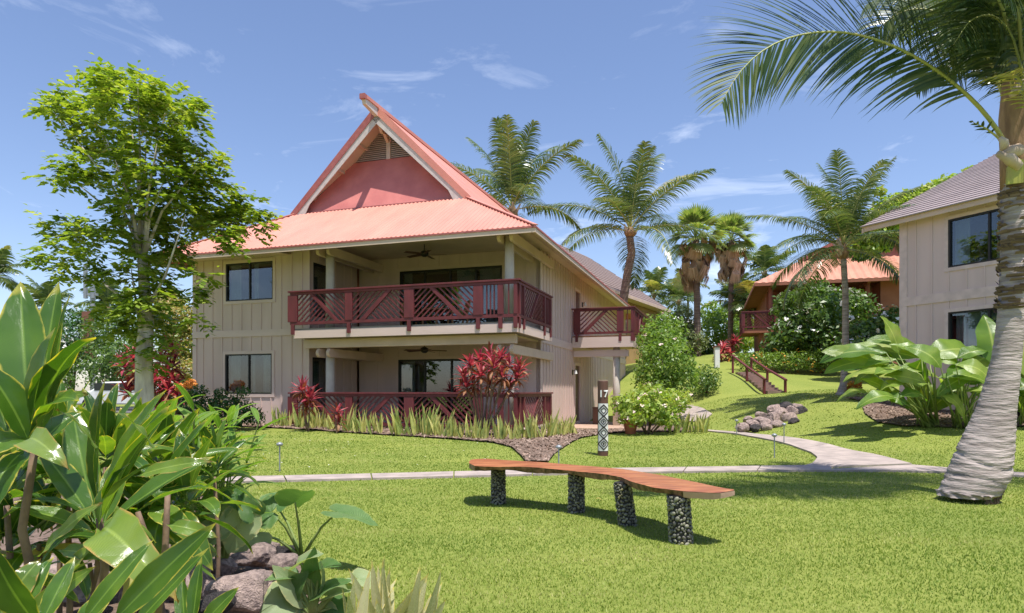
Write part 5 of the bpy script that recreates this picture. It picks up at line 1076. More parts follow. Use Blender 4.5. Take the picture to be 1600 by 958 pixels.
bush('plumeria_bush', 'yellow green bush with pale pink blossoms right of the number post', 'bush', [bpx(990, 640, 19.5, 32), bpx(1025, 635, 19.8, 34), bpx(1012, 622, 20, 30), bpx(1055, 628, 20.2, 26), bpx(970, 630, 19.6, 18), bpx(1040, 650, 19.6, 24)], 2600, .15, leafm('croton_green', [(.16, .26, .04), (.30, .40, .07), (.42, .40, .14)], rough=.4, trans=.35), 3, FLP, 45, .07, base=W(1012, 675, 19.9), stems=10)
bush('green_bush', 'large round light green bush beside the entry balcony of the main house', 'bush', [bpx(1040, 565, 25, 48), bpx(1035, 520, 27, 40), bpx(1060, 590, 25, 38), bpx(1020, 590, 25, 34), bpx(1030, 540, 26, 42), bpx(1025, 610, 24.5, 30)], 6500, .16, 'lite', 4, FLP, 25, .07, base=W(1040, 640, 25))
bush('green_shrub', 'small rounded dark green shrub at the foot of the large light green bush', 'shrub', [bpx(1103, 588, 30, 24), bpx(1095, 600, 29.5, 22), bpx(1112, 598, 29.5, 16)], 1600, .12, 'mid', 5, base=W(1103, 612, 30))
bush('plumeria_tree', 'dark green plumeria tree covered in white blossoms in front of the orange house', 'tree', [bpx(1270, 490, 36, 50), bpx(1235, 520, 36, 36), bpx(1300, 480, 37, 40), bpx(1240, 480, 36.5, 34), bpx(1290, 530, 35.5, 42), bpx(1335, 480, 37.5, 34), bpx(1212, 540, 36, 26), bpx(1270, 455, 37, 26)], 7000, .30, 'mid', 6, FLW, 130, .16, base=W(1290, 565, 36), stems=12)
bush('plumeria_tree', 'second plumeria tree with white blossoms between the slim palm and the grey building', 'tree', [bpx(1345, 525, 33, 30), bpx(1375, 520, 33, 34), bpx(1395, 500, 33, 26), bpx(1350, 550, 32, 30), bpx(1390, 545, 32, 28)], 3200, .28, 'mid', 7, FLW, 80, .16, base=W(1370, 575, 33), stems=8)
bush('flowering_hedge', 'light green hedge with orange flowers below the orange house', 'hedge', [bpx(x, 565 - (x % 3), 35, 15, 1, 1.1) for x in range(1165, 1300, 12)] + [bpx(1155, 560, 36, 14)], 4200, .16, 'lite', 8, FLO, 45, .12, base=W(1230, 585, 35), up=.6, aspect=.3)
bush('grey_shrub', 'grey olive tall shrub beside the left fan palm trunk', 'shrub', [bpx(1070, 520, 46, 28), bpx(1065, 500, 46, 26), bpx(1085, 535, 45, 24), bpx(1060, 545, 45, 20)], 3000, .22, 'olive', 9)
for k, (B, mt, lab) in enumerate([([bpx(1125, 510, 56, 34), bpx(1110, 490, 57, 24), bpx(1140, 530, 55, 26)], 'lite', 'bright green tree between the two fan palm trunks'), ([bpx(1165, 530, 60, 24), bpx(1160, 500, 62, 22)], 'yel', 'yellow green shrub left of the orange house balcony'), ([bpx(1180, 470, 66, 30), bpx(1150, 480, 66, 22)], 'mid', 'green tree far behind between fan palm and orange house'), ([bpx(1095, 545, 58, 22), bpx(1140, 548, 56, 18)], 'mid', 'dark low bush beyond the upper lawn'), ([bpx(1045, 530, 60, 30), bpx(1025, 500, 62, 24)], 'mid', 'green tree below the far small palms')]):
    bush('background_tree', lab, 'tree', B, 2200, .34, mt, 20 + k, stems=4)
bush('canopy_tree', 'spreading yellow green tree canopy rising behind the grey building roof', 'tree', [bpx(x, y, 31, r_) for x, y, r_ in ((1380, 345, 30), (1420, 322, 30), (1455, 305, 26), (1490, 295, 24), (1520, 280, 22), (1545, 268, 18), (1365, 372, 30), (1345, 385, 20), (1400, 335, 40), (1480, 310, 40), (1375, 300, 10))], 9000, .26, 'yel', 12, base=W(1480, 560, 31), stems=0)
bush('canopy_branch', 'dark leafy branch cluster hanging in front of the orange gable', 'tree', [bpx(1350, 385, 34, 28), bpx(1375, 375, 34, 24), bpx(1340, 375, 34, 20)], 1800, .30, 'dark', 13, base=W(1450, 560, 34), stems=0)
# left background
for k, (B, n, s, mt, lab) in enumerate([([bpx(30, 560, 40, 60), bpx(10, 600, 40, 50), bpx(80, 590, 40, 40)], 4200, .28, 'mid', 'green bush far left behind the ti plants'), ([bpx(110, 530, 44, 44), bpx(90, 560, 43, 40), bpx(130, 500, 45, 26)], 3500, .26, 'dark', 'dark bush with small white blooms left of the antenna mast'), ([bpx(180, 520, 38, 50), bpx(200, 560, 36, 44), bpx(170, 580, 36, 40), bpx(150, 560, 37, 34)], 5000, .22, 'mid', 'dense green shrub right of the antenna mast'),
     ([bpx(275, 500, 30, 40), bpx(285, 540, 30, 36), bpx(265, 470, 31, 26), bpx(290, 580, 29, 26)], 5200, .20, leafm('autumn_tinted_leaf', [(.07, .14, .03), (.20, .27, .05), (.40, .33, .12), (.45, .25, .10)], trans=.3), 'mixed green and coppery bush beside the left corner of the main house'), ([bpx(235, 590, 27, 26), bpx(265, 615, 27, 22), bpx(290, 610, 26, 22)], 2200, .16, 'dark', 'low dark green shrub under the coppery bush')]):
    bush('background_bush', lab, 'bush', B, n, s, mt, 40 + k, FLW if k == 1 else None, 60 if k == 1 else 0, .14)
bush('lantana_shrub', 'dark green shrub with small yellow flowers below the ground floor window', 'shrub', [bpx(x, y, 19.5, r_) for x, y, r_ in ((300, 630, 24), (325, 640, 24), (350, 632, 26), (375, 640, 24), (398, 650, 18), (330, 655, 22), (370, 655, 20), (312, 612, 14), (380, 612, 12), (345, 615, 12))], 4200, .10, 'dark', 50, FLY, 40, .05, base=W(350, 668, 20), stems=14)
bush('coleus', 'orange flowered low plant at the left corner of the main house', 'plant', [bpx(298, 600, 21.5, 10), bpx(282, 605, 21.5, 9)], 500, .09, FLO, 51)
bush('croton', 'red and yellow croton at the foot of the slim palm on the slope', 'plant', [bpx(1335, 605, 22, 12), bpx(1322, 612, 22, 8)], 600, .10, leafm('croton_leaf', [(.45, .06, .03), (.65, .35, .04), (.25, .05, .03)], trans=.25), 52, base=W(1333, 620, 22))

for k, (x, y, h_, lab) in enumerate([(-14, -16, 7, 'broad green tree standing behind the viewpoint at left'), (-4, -20, 8, 'tall green tree standing directly behind the viewpoint'), (7, -18, 7, 'green tree standing behind the viewpoint at right'), (16, -14, 6.5, 'green tree far right behind the viewpoint')]):
    bush('background_tree', lab, 'tree', [((x + a, y + b, h_ * c), (2.6, 2.4, 2.2)) for a, b, c in ((0, 0, .8), (-2, .5, .6), (2, -.4, .62), (.3, .6, .4))], 2600, .5, 'mid', 60 + k, base=(x, y, 0), stems=5)
# ---- the leafy tree at left
def big_tree():
    Y = 17.0; base = W(226, 690, Y); t = thing('shade_tree', 'tall slender tree with pale trunk and bright green compound leaves left of the house', 'tree', (base[0], Y, tz(base[0], Y))); o = np.array(t.location)
    P = lambda px, py, dy=0: Vector(np.array(W(px, py, Y + dy)) - o)
    m = MB(); m.tube([P(226, 700), P(226, 650), P(225, 600), P(225, 555), P(229, 500), P(226, 450), P(222, 400)], [.27, .235, .215, .20, .17, .14, .11], 20, wob=.05); m.build('trunk', BARKG, t, smooth=True)
    r = random.Random(5); nodes = [(222, 400)]
    ends = [(200, 150), (140, 170), (260, 165), (165, 215), (245, 225), (100, 270), (175, 275), (255, 285), (310, 262), (330, 312), (382, 345), (290, 335), (110, 362), (92, 400), (160, 372), (205, 420), (130, 425), (235, 470), (215, 130), (80, 170), (400, 320), (335, 365), (300, 470), (320, 430), (215, 330), (195, 520), (250, 540), (230, 500), (180, 250), (230, 190)]
    br = MB()
    for i, e in enumerate(ends):
        if (e[1] > 340 and i % 3) or (e[0] > 300 and e[1] > 300): continue
        dy = r.uniform(-1.6, 1.6) * (1 if e[1] < 400 else .5); s = (225 + r.uniform(-4, 4), min(520, max(400, e[1] + 110 + r.uniform(0, 60)))); a = P(*s); b = P(*e, dy); md = a.lerp(b, .5) + Vector((0, 0, -.10 * (b - a).length)) ; 
        if e[1] < 300: a = P(222 + r.uniform(-5, 5), 402); md = P((222 * 1.3 + e[0] * .7) / 2, (400 + e[1]) / 2, dy * .4)
        br.tube([a, a.lerp(md, .5), md, md.lerp(b, .5), b], [.06, .042, .030, .02, .008], 7, wob=.05)
    br.build('limbs', BARKG, t, smooth=True)
    blobs = [(200, 150, 55), (125, 165, 44), (262, 172, 45), (160, 212, 55), (240, 225, 52), (98, 268, 30), (170, 272, 50), (255, 285, 50), (310, 262, 40), (330, 312, 48), (385, 345, 34), (290, 335, 46), (110, 362, 42), (88, 402, 26), (160, 372, 40), (210, 415, 34), (130, 420, 30), (235, 465, 32), (200, 125, 26), (88, 172, 20), (398, 322, 22), (340, 365, 30), (300, 455, 18), (322, 430, 12), (215, 330, 50), (185, 515, 24), (255, 530, 24), (225, 500, 34), (240, 440, 24), (215, 480, 24), (250, 380, 40), (350, 340, 36), (290, 170, 24), (300, 215, 24), (305, 500, 14), (270, 400, 26), (180, 480, 22), (225, 560, 22), (150, 130, 22)]
    q = []; rg = np.random.default_rng(3)
    for px, py, rp in blobs:
        dy0 = rg.uniform(-1.3, 1.3) * (1 if py < 430 else .4); c = np.array(W(px, py, Y + dy0)) - o; R = rp / F * Y
        for _ in range(int(5 + 92 * (R / .9) ** 2)):
            d = norm(rg.normal(size=3)); p = c + d * R * (.35 + .65 * rg.random()) * np.array([1, 1, .85]); az = math.atan2(d[1], d[0]) + rg.normal(0, .7); el = rg.uniform(-.5, .45); f = np.array([math.cos(az) * math.cos(el), math.sin(az) * math.cos(el), math.sin(el)]); sd = norm(np.cross(f, [0, 0, 1])); Ln = rg.uniform(.30, .52); npair = 5
            for k in range(npair):
                u = (k + .6) / npair; b = p + f * Ln * u - np.array([0, 0, .16 * Ln * u * u * 2])
                for s in (-1, 1):
                    ll = .205 * (1.1 - .35 * abs(u - .5)) * rg.uniform(.85, 1.15); dr = norm(sd * s * .85 + f * .5 + np.array([0, 0, rg.uniform(-.55, .05)])); wv = norm(np.cross(dr, np.array([0, 0, 1]) + rg.normal(0, .3, 3))) * ll * .27; q.append([b, b + dr * ll * .5 + wv, b + dr * ll, b + dr * ll * .5 - wv])
            b = p + f * Ln; q.append([b, b + f * .07 + sd * .035, b + f * .15 - np.array([0, 0, .03]), b + f * .07 - sd * .035])
    fastmesh('crown', np.array(q), 4, leafm('shade_tree_leaf', [(.08, .145, .02), (.15, .235, .032), (.26, .34, .055), (.46, .48, .14)], rough=.36, trans=.38, nscale=1.2, tcol=(1.8, 1.8, .5)), t)
big_tree()

# ---- palms
PL = leafm('palm_leaflet', [(.035, .07, .028), (.07, .115, .042), (.13, .175, .06), (.26, .27, .13)], rough=.3, trans=.22, spec=.6, nscale=1.0)
PLY = leafm('yellowed_leaflet', [(.22, .27, .06), (.38, .36, .12), (.50, .40, .18)], rough=.45, trans=.3)
RACH = pm('palm_rachis', (.36, .40, .12), (.46, .42, .16), scale=5, rough=.45)
def frond(pts, nl, ll, name, parent, mat=PL, seed=0, r0=.022, start=.14, grav=.7, wl=.022, vee=.35, spread=1.0, sub=4, up0=(0, 0, 1), fwk=0):
    """pinnate frond along a 3-D polyline, leaflets hanging under gravity"""
    rg = np.random.default_rng(seed); P = np.array(pts, float); d = np.concatenate([[0], np.cumsum(np.linalg.norm(np.diff(P, axis=0), axis=1))]); tot = d[-1]
    from numpy import interp
    n = 26; t = np.linspace(0, 1, n); sm = np.stack([interp(t * tot, d, P[:, k]) for k in range(3)], 1)
    for _ in range(3): sm[1:-1] = (sm[:-2] + sm[1:-1] * 2 + sm[2:]) / 4
    f = MB(); f.tube(list(map(Vector, sm)), [r0 * (1 - .88 * a) for a in t], 6); ro = f.build(name, RACH, parent, smooth=True)
    u = np.linspace(start, .985, nl); u = u + rg.normal(0, .003, nl); c = np.stack([interp(u, t, sm[:, k]) for k in range(3)], 1); T = norm(np.stack([interp(np.minimum(u + .03, 1), t, sm[:, k]) - interp(u - .03, t, sm[:, k]) for k in range(3)], 1))
    out = []; prof = np.clip(np.minimum((u - start) / .16 + .45, 1), 0, 1) * np.clip((1.0 - u) / .45, 0, 1) ** .55 + .12
    S = norm(np.cross(T, np.array(up0, float))); N_ = np.cross(S, T)
    for sgn in (-1, 1):
        fw = (.35 + fwk + .75 * u ** 2)[:, None]; D = norm(S * sgn * spread + T * fw + N_ * (vee * (1 - u * .6))[:, None] + rg.normal(0, .07, (nl, 3))); L_ = (ll * prof * rg.uniform(.88, 1.08, nl))[:, None]; p = c.copy(); w = wl * rg.uniform(.8, 1.2, nl)[:, None]; rows = []
        for k in range(sub + 1):
            a = k / sub; wd = w * (1 - a ** 1.7) * (.55 + .9 * min(a * 3, 1) * .5); wdir = norm(np.cross(D, N_ + S * sgn * .5)); rows.append((p - wdir * wd, p + wdir * wd)); p = p + D * L_ / sub; D = norm(D + np.array([0, 0, -grav * 1.0 / sub * (1 + a)]) * rg.uniform(.8, 1.2, (nl, 1)))
        V = np.stack([x for r_ in rows for x in r_], 1); out.append(V)
    V = np.concatenate(out)  # (2nl, (sub+1)*2, 3)
    me = gridmesh('leaflets', V, 2, sub + 1, mat, smooth=False); return ro, link('leaflets', me, ro)
def arc(o, az, el, L_, droop, n=9):
    P = [np.array(o, float)]; e = el
    for i in range(n): u = i / (n - 1); e = el - droop * u ** 1.3; P.append(P[-1] + L_ / n * np.array([math.cos(az) * math.cos(e), math.sin(az) * math.cos(e), math.sin(e)]))
    return P
def trunk_mesh(t, P, R, mat, n=16, rings=60, amp=.03, name='trunk'):
    pts = resample([tuple(p) + (r,) for p, r in zip(P, R)], max(.02, sum((Vector(b) - Vector(a)).length for a, b in zip(P, P[1:])) / rings)); m = MB(); rr_ = random.Random(2)
    m.tube([Vector(p[:3]) for p in pts], [p[3] * (1 + amp * (1 if i % 2 else -1) * rr_.uniform(.5, 1.2)) for i, p in enumerate(pts)], n, wob=.012); return m.build(name, mat, t, smooth=False)
PBARK = pm('palm_bark', (.47, .40, .365), (.23, .19, .17), scale=3.0, rough=.9, bump=.9, bscale=7, stretch=(1.1, 1.1, 6), bdist=.025, lo=.38, hi=.66, detail=9)
PBARKD = pm('palm_bark_brown', (.25, .18, .14), (.14, .10, .08), scale=4, rough=.9, bump=.9, bscale=10, stretch=(.4, .4, 4), bdist=.03)
FIB = pm('palm_fibre', (.42, .26, .14), (.24, .14, .08), scale=9, rough=.9, bump=.9, bscale=30, stretch=(1, 1, .3))
BOOT = pm('palm_boot', (.62, .50, .40), (.45, .33, .22), scale=6, rough=.6)
def coco(label, crown, Yd, trunk, tw, R, n, seed, gaz=None, nl=34, ll=.5, elr=(-15, 82), yfr=.1, wl=.04, dr=(.8, 1.45), name='coconut_palm', bias=None, group=None):
    """trunk: list of pixels from base up, crown: pixel of the crown heart"""
    b = W(*trunk[0], Yd); t = thing(name, label, 'palm tree', (b[0], b[1], min(b[2], tz(b[0], b[1]))), 0, group); o = np.array(t.location); P = [Vector(np.array(W(*p, Yd)) - o) for p in trunk]; P[0].z = min(P[0].z, -.1) if len(trunk) and trunk[0][1] > 560 else P[0].z
    trunk_mesh(t, P, [tw * (1.5 if i == 0 else 1.0 - .25 * i / len(P)) for i in range(len(P))], PBARK if Yd < 30 else PBARKD, n=12, rings=46)
    c = np.array(W(*crown, Yd)) - o; r = random.Random(seed)
    m = MB(); m.tube([P[-1], P[-1].lerp(Vector(c), .45), Vector(c) + Vector((0, 0, .1))], [tw * .85, tw * 1.5, tw * .7], 12, wob=.1); m.build('crown_shaft', FIB, t, smooth=True)
    for i in range(n):
        u = i / (n - 1); az = i * 2.399 + r.uniform(-.25, .25) + seed; el = rad(elr[0] + (elr[1] - elr[0]) * u + r.uniform(-6, 6)); 
        L_ = R * r.uniform(.88, 1.1) * (.82 + .25 * (1 - abs(u - .5))); frond(arc(c + np.array([0, 0, (u - .5) * tw * 2]), az, el, L_, r.uniform(*dr) * (1 - .45 * u)), nl, ll, 'frond', t, mat=PLY if r.random() < yfr else PL, seed=seed * 31 + i, wl=wl, r0=.012 + .01 * R / 2, grav=1.15, vee=.2)
    for k in range(4): az = r.uniform(0, 6.28); p = Vector(c) + Vector((math.cos(az) * tw * 1.3, math.sin(az) * tw * 1.3, -.12)); m = MB(); m.tube([p - Vector((0, 0, .2)), p, p + Vector((math.cos(az) * .2, math.sin(az) * .2, .35))], [.03, .09, .04], 7); m.build('frond_base', BOOT, t)
    return t
coco('slim coconut palm standing on the grassy slope left of the grey building', (1318, 385), 22, [(1313, 617), (1318, 600), (1321, 540), (1321, 460), (1318, 405)], .115, 3.1, 27, 3, nl=66, ll=.70, yfr=.14, wl=.022, elr=(-15, 89))
coco('coconut palm with curved trunk rising behind the entry side of the main house', (985, 358), 43, [(968, 560), (974, 470), (980, 430), (987, 395), (984, 370)], .30, 6.3, 17, 5, nl=70, ll=1.35, yfr=.06, wl=.045, elr=(2, 88))
coco('coconut palm whose crown shows over the red roof right of the gable', (800, 325), 41, [(800, 560), (800, 460), (800, 400), (800, 345)], .26, 5.6, 15, 8, nl=66, ll=1.3, yfr=.0, wl=.045, elr=(8, 88))
for px, py, Y, R, s, lab, tr in [(1195, 425, 62, 3.2, 11, 'small distant palm left of the orange house', (1195, 540)), (1145, 470, 60, 2.6, 12, 'bushy small palm between the right fan palm and the orange house', (1150, 540)), (1170, 475, 52, 2.2, 13, 'low green palm in front of the orange house balcony', (1172, 520)), (1022, 460, 75, 3.4, 14, 'distant palm just right of the brown shingle roof', (1022, 560)), (1060, 470, 72, 3.0, 15, 'distant palm left of the left fan palm trunk', (1060, 560)), (1075, 448, 80, 2.6, 19, 'far slender palm behind the left fan palm', (1075, 560)),
                              (75, 485, 62, 3.4, 16, 'distant palm at far left above the ti leaves', (82, 600)), (-8, 430, 55, 2.6, 17, 'distant palm fronds entering at the left frame edge', (-14, 600)), (168, 480, 60, 2.8, 18, 'small distant palm left of the shade tree trunk', (168, 600))]:
    coco(lab, (px, py), Y, [tr, (px, (py + tr[1]) / 2), (px, py + 6)], .16, R, 15, s, nl=30, ll=1.1, wl=.08, elr=(-15, 80))
# fan palms
FANL = leafm('fan_palm_leaf', [(.10, .16, .05), (.19, .25, .08), (.34, .35, .17)], rough=.35, trans=.4); DEADL = leafm('dead_frond', [(.30, .20, .12), (.48, .34, .22), (.58, .44, .30)], rough=.8, trans=.15, tcol=(1.2, 1, .8))
def fanmesh(mat, R, seed, dead=False):
    r = random.Random(seed); q = []; n = 22
    for i in range(n):
        a = (-1.25 + 2.5 * i / (n - 1)) * (1 if not dead else .28); L_ = R * (1 - .22 * abs(a) / 1.25) * r.uniform(.9, 1.05); d = Vector((math.cos(a), math.sin(a), 0)); s = Vector((-d.y, d.x, 0)) * R * .05; dr = .45 if not dead else 1.1; m1 = d * L_ * .55 + Vector((0, 0, -.04 * R + .04 * R * (i % 2))); e = d * L_ * .95 + Vector((0, 0, -dr * .35 * R))
        q += [[Vector((0, 0, 0)), m1 - s, m1 + s, m1 + s * .5], [m1 - s, m1 + s, e, e - s * .2]]
    V = []
    for a, b, c, d in q: V.append([a, b, c, c.lerp(a, .02)] if (a - Vector((0, 0, 0))).length < 1e-6 else [a, b, c, d])
    fm = fastmesh('fan', np.array([[list(v) for v in k] for k in V]), 4, mat); me = fm.data; bpy.data.objects.remove(fm); return me
FANS = [fanmesh(FANL, 1, i) for i in range(3)]; DEADS = [fanmesh(DEADL, 1, i + 7, True) for i in range(2)]
def fanpalm(label, crown, base, Y, R, tw, seed):
    b = W(*base, Y); t = thing('fan_palm', label, 'palm tree', (b[0], b[1], min(b[2], tz(b[0], b[1])))); o = np.array(t.location); c = Vector(np.array(W(*crown, Y)) - o); trunk_mesh(t, [Vector((0, 0, -.2)), Vector(np.array(b) - o) + Vector((0, 0, .4)), c * .5 + Vector((0, 0, .0)), c], [tw * 1.3, tw, tw * .9, tw * .9], PBARKD, n=12, rings=40); r = random.Random(seed)
    for i in range(30):
        u = i / 29; az = i * 2.399; el = rad(-38 + 124 * u + r.uniform(-7, 7)); d = Vector((math.cos(az) * math.cos(el), math.sin(az) * math.cos(el), math.sin(el))); pl = R * .42; m = MB(); m.tube([c, c + d * pl], [.035, .02], 5)
        st = m.build('leaf_stalk', STEM, t); put('frond', FANS[i % 3], t, c + d * pl, d + Vector((0, 0, -.15)), roll=r.uniform(-.5, .5), sc=R * .56)
    for i in range(34):
        az = i * 2.399; z = -r.uniform(.0, R * .75); d = Vector((math.cos(az) * .5, math.sin(az) * .5, -1)); pos = c + Vector((math.cos(az) * R * r.uniform(.15, .45) * (1 + z / R * .5), math.sin(az) * R * r.uniform(.15, .45) * (1 + z / R * .5), z * 1.35 + .35)); put('dead_frond', DEADS[i % 2], t, pos, d, up=(math.cos(az), math.sin(az), .1), roll=r.uniform(-.5, .5), sc=R * r.uniform(.45, .7))
fanpalm('taller left fan palm with a thick skirt of dead brown fronds', (1088, 372), (1090, 562), 45, 2.5, .24, 1)
fanpalm('right fan palm of the pair with a thinner brown skirt', (1143, 376), (1141, 548), 52, 2.5, .22, 2)

# big leaning palm at the right
PLD = leafm('dark_palm_leaflet', [(.025, .055, .022), (.05, .09, .035), (.10, .14, .05), (.20, .22, .10)], rough=.3, trans=.2, spec=.6)
def big_palm():
    Y = 7.8; t = thing('coconut_palm', 'large leaning coconut palm with swollen ringed base on the right lawn', 'palm tree', (W(1512, 781, Y)[0], Y, tz(W(1512, 781, Y)[0], Y))); o = np.array(t.location)
    prof = [(775, 1472, 1545), (765, 1474, 1556), (740, 1486, 1572), (700, 1503, 1577), (660, 1522, 1581), (640, 1530, 1583), (600, 1543, 1588), (560, 1553, 1592), (520, 1559, 1596), (480, 1563, 1599), (430, 1566, 1602), (380, 1567, 1604), (320, 1567, 1608), (285, 1568, 1610)]
    P = [Vector(np.array(W((a + b) / 2, y, Y)) - o) for y, a, b in prof]; R = [(b - a) / 2 / F * Y for y, a, b in prof]
    # rings tilt slightly; pinch between growth rings
    pts = resample([tuple(p) + (r,) for p, r in zip(P, R)], .022); m = MB(); n = 36; vs = []; N = len(pts); rr_ = np.random.default_rng(4); ph = 0; ra = 1.0
    for i, p in enumerate(pts):
        z = p[2]; ph += 1 / (3.2 + 1.4 * math.sin(i * .13) + .8 * math.sin(i * .41)); fr = ph % 1; ridge = 1 + .040 * (1 - fr) ** 2 - .010
        for k in range(n):
            a = 2 * PI * k / n; q = ridge + .008 * math.sin(a * 2 + i * .03) - .07 * math.exp(-((z - (.50 - .07 * math.sin(a + 2.2))) / .014) ** 2) - .04 * math.exp(-((z - (.30 + .05 * math.sin(a * 2))) / .012) ** 2) + rr_.normal(0, .001); dz = .02 * math.sin(a * 2 + i * .06) + .06 * (1 if z < .9 else .6) * math.sin(a + .5) * p[3] * 2
            zz = z + dz if i > 3 else z
            root_ = 1 + (.10 * math.sin(a * 9 + i) if z < .12 else 0); vs.append((p[0] + math.cos(a) * p[3] * q * root_, p[1] + math.sin(a) * p[3] * q * root_, zz))
    m.add(vs, [(i * n + k, i * n + (k + 1) % n, (i + 1) * n + (k + 1) % n, (i + 1) * n + k) for i in range(N - 1) for k in range(n)]); m.build('trunk', PBARK, t, smooth=True)
    # rough broken bark near the foot (exposed roots) and dark boots higher up
    m = MB(); rg = random.Random(8)
    for k in range(150):
        a = rg.uniform(-2.3, -.5); z = rg.uniform(.02, .26); r_ = R[0] * (.92 + .1 * z) + .012; cx = P[0].x + .04 + z * .28; p = Vector((cx + math.cos(a) * r_, P[0].y + math.sin(a) * r_, z))
        if p.x < P[0].x + .02 + (z - .1) * .3: continue
        m.tube([p, p + Vector((rg.uniform(-.02, .02), -.015, -rg.uniform(.02, .07)))], [.010, .006], 5)
    m.build('aerial_roots', BARKB, t)
    m = MB()
    for k in range(230):
        z = rg.uniform(2.25, 3.75); u = np.interp(z, [p.z for p in P], range(len(P))); i = int(u); f = u - i; c = P[i].lerp(P[min(i + 1, len(P) - 1)], f); r_ = R[i] * 1.02; a = rg.uniform(0, 6.28); p = c + Vector((math.cos(a) * r_, math.sin(a) * r_, 0)); tn = Vector((-math.sin(a), math.cos(a), 0)); w = rg.uniform(.04, .10); nr = Vector((math.cos(a), math.sin(a), 0)); dz = rg.uniform(-.02, .02)
        m.add([p - tn * w, p + tn * w + Vector((0, 0, dz)), p + tn * w * .8 + nr * .03 + Vector((0, 0, .035)), p - tn * w * .9 + nr * .025 + Vector((0, 0, .03))], [(0, 1, 2, 3)])
    m.build('bark_scales', PBARKD, t)
    Q = lambda px, py, y=Y: np.array(W(px, py, y)) - o; c = Q(1596, 205)
    m = MB(); m.tube([Vector(Q(1590, 300)), Vector(Q(1592, 250)), Vector(Q(1596, 180)), Vector(Q(1600, 120)), Vector(Q(1606, 60))], [.16, .19, .22, .20, .10], 18, wob=.08); m.build('crown_shaft', FIB, t, smooth=True)
    for a, b, r_ in (((1588, 262), (1558, 240), .07), ((1570, 235), (1562, 215), .05), ((1590, 235), (1566, 245), .08), ((1600, 130), (1580, 150), .07)):
        m = MB(); A, B = Vector(Q(*a, Y - .18)), Vector(Q(*b, Y - .22)); m.tube([A, A.lerp(B, .5) + Vector((0, -.03, .02)), B], [r_, r_ * .9, r_ * .45], 9, wob=.1); m.build('frond_base', BOOT, t, smooth=True)
    m = MB(); m.prism([Vector(Q(1573, 288, Y - .21)), Vector(Q(1600, 285, Y - .21)), Vector(Q(1600, 250, Y - .23)), Vector(Q(1588, 246, Y - .23)), Vector(Q(1574, 262, Y - .22))], (0, .02, 0)); m.build('yellow_husk', pm('yellow_husk', (.36, .37, .06), (.34, .28, .07), rough=.5), t)
    def fr(path, ys, nl, ll, seed, **k):
        pts = [Q(x, y, np.interp(i, [0, len(path) - 1], ys)) for i, (x, y) in enumerate(path)]; frond(pts, nl, ll, 'frond', t, seed=seed, **{**dict(mat=PLD), **k})
    S = dict(wl=.017, r0=.026, sub=6)
    fr([(1570, 222), (1552, 190), (1515, 150), (1478, 120), (1438, 92), (1382, 64), (1319, 48), (1256, 50), (1203, 68), (1163, 100), (1138, 135), (1126, 165)], (7.7, 7.0), 104, 1.12, 1, grav=.35, vee=.05, start=.17, up0=(0, -1, .25), fwk=.45, **S)
    fr([(1598, 170), (1575, 100), (1545, 40), (1500, 5), (1450, -5), (1400, 5)], (7.9, 8.8), 74, .8, 31, grav=.8, vee=.1, start=.15, up0=(0, -1, .3), **S)
    fr([(1602, 160), (1600, 90), (1585, 30), (1555, 0), (1520, 5), (1490, 40)], (7.9, 8.4), 70, .7, 32, grav=.9, vee=.1, start=.15, up0=(0, -1, .5), **S)
    fr([(1600, 175), (1570, 130), (1530, 95), (1490, 90), (1455, 110), (1430, 140)], (8.3, 9.6), 70, .6, 33, grav=1.0, vee=.1, start=.2, **S)
    fr([(1604, 170), (1580, 100), (1535, 60), (1480, 50), (1430, 70), (1395, 110)], (8.2, 9.9), 70, .7, 34, grav=.9, vee=.1, start=.2, up0=(0, -1, .8), **S)
    fr([(1580, 190), (1568, 150), (1545, 90), (1510, 50), (1476, 22), (1444, 11), (1410, 15), (1380, 35), (1362, 60)], (7.9, 8.4), 74, .75, 2, grav=.7, vee=.1, start=.22, up0=(0, -1, .3), **S)
    fr([(1590, 180), (1580, 120), (1565, 50), (1545, -20), (1500, -80), (1430, -110)], (7.8, 7.2), 74, .9, 3, grav=.8, vee=.1, start=.15, up0=(0, -1, .4), **S)
    fr([(1600, 180), (1600, 100), (1590, 20), (1560, -60), (1500, -130), (1420, -160)], (7.9, 9.2), 66, .95, 4, grav=.7, vee=.3, start=.15, **S)
    fr([(1600, 175), (1590, 110), (1570, 40), (1520, -10), (1460, -30), (1400, -20), (1350, 10)], (8.0, 9.6), 74, .9, 5, grav=.9, vee=.1, start=.15, up0=(0, -1, .5), **S)
    fr([(1600, 175), (1585, 120), (1560, 70), (1530, 60), (1500, 85), (1480, 120)], (8.2, 9.4), 60, .6, 21, grav=1.0, vee=.1, start=.2, **S)
    fr([(1604, 180), (1598, 120), (1580, 50), (1550, 20), (1515, 30), (1490, 70)], (7.7, 7.0), 64, .6, 22, grav=1.0, vee=.1, start=.2, up0=(0, -1, .6), **S)
    fr([(1610, 180), (1620, 110), (1615, 40), (1590, -10), (1550, -20)], (7.7, 6.6), 60, .8, 23, grav=.9, vee=.1, start=.15, up0=(0, -1, .6), **S)
    fr([(1600, 190), (1630, 120), (1700, 60), (1790, 60), (1860, 110), (1900, 190)], (7.8, 8.2), 66, .95, 6, grav=.8, vee=.3, **S)
    fr([(1600, 170), (1610, 60), (1640, -60), (1700, -160), (1790, -190)], (7.8, 7.4), 60, .95, 8, grav=.7, vee=.3, **S)
    fr([(1598, 160), (1590, 40), (1580, -80), (1560, -200)], (7.8, 7.6), 56, .8, 9, grav=.5, vee=.4, **S)
    fr([(1605, 200), (1650, 170), (1720, 180), (1800, 240)], (7.9, 9.4), 60, .95, 10, grav=.8, vee=.3, **S)
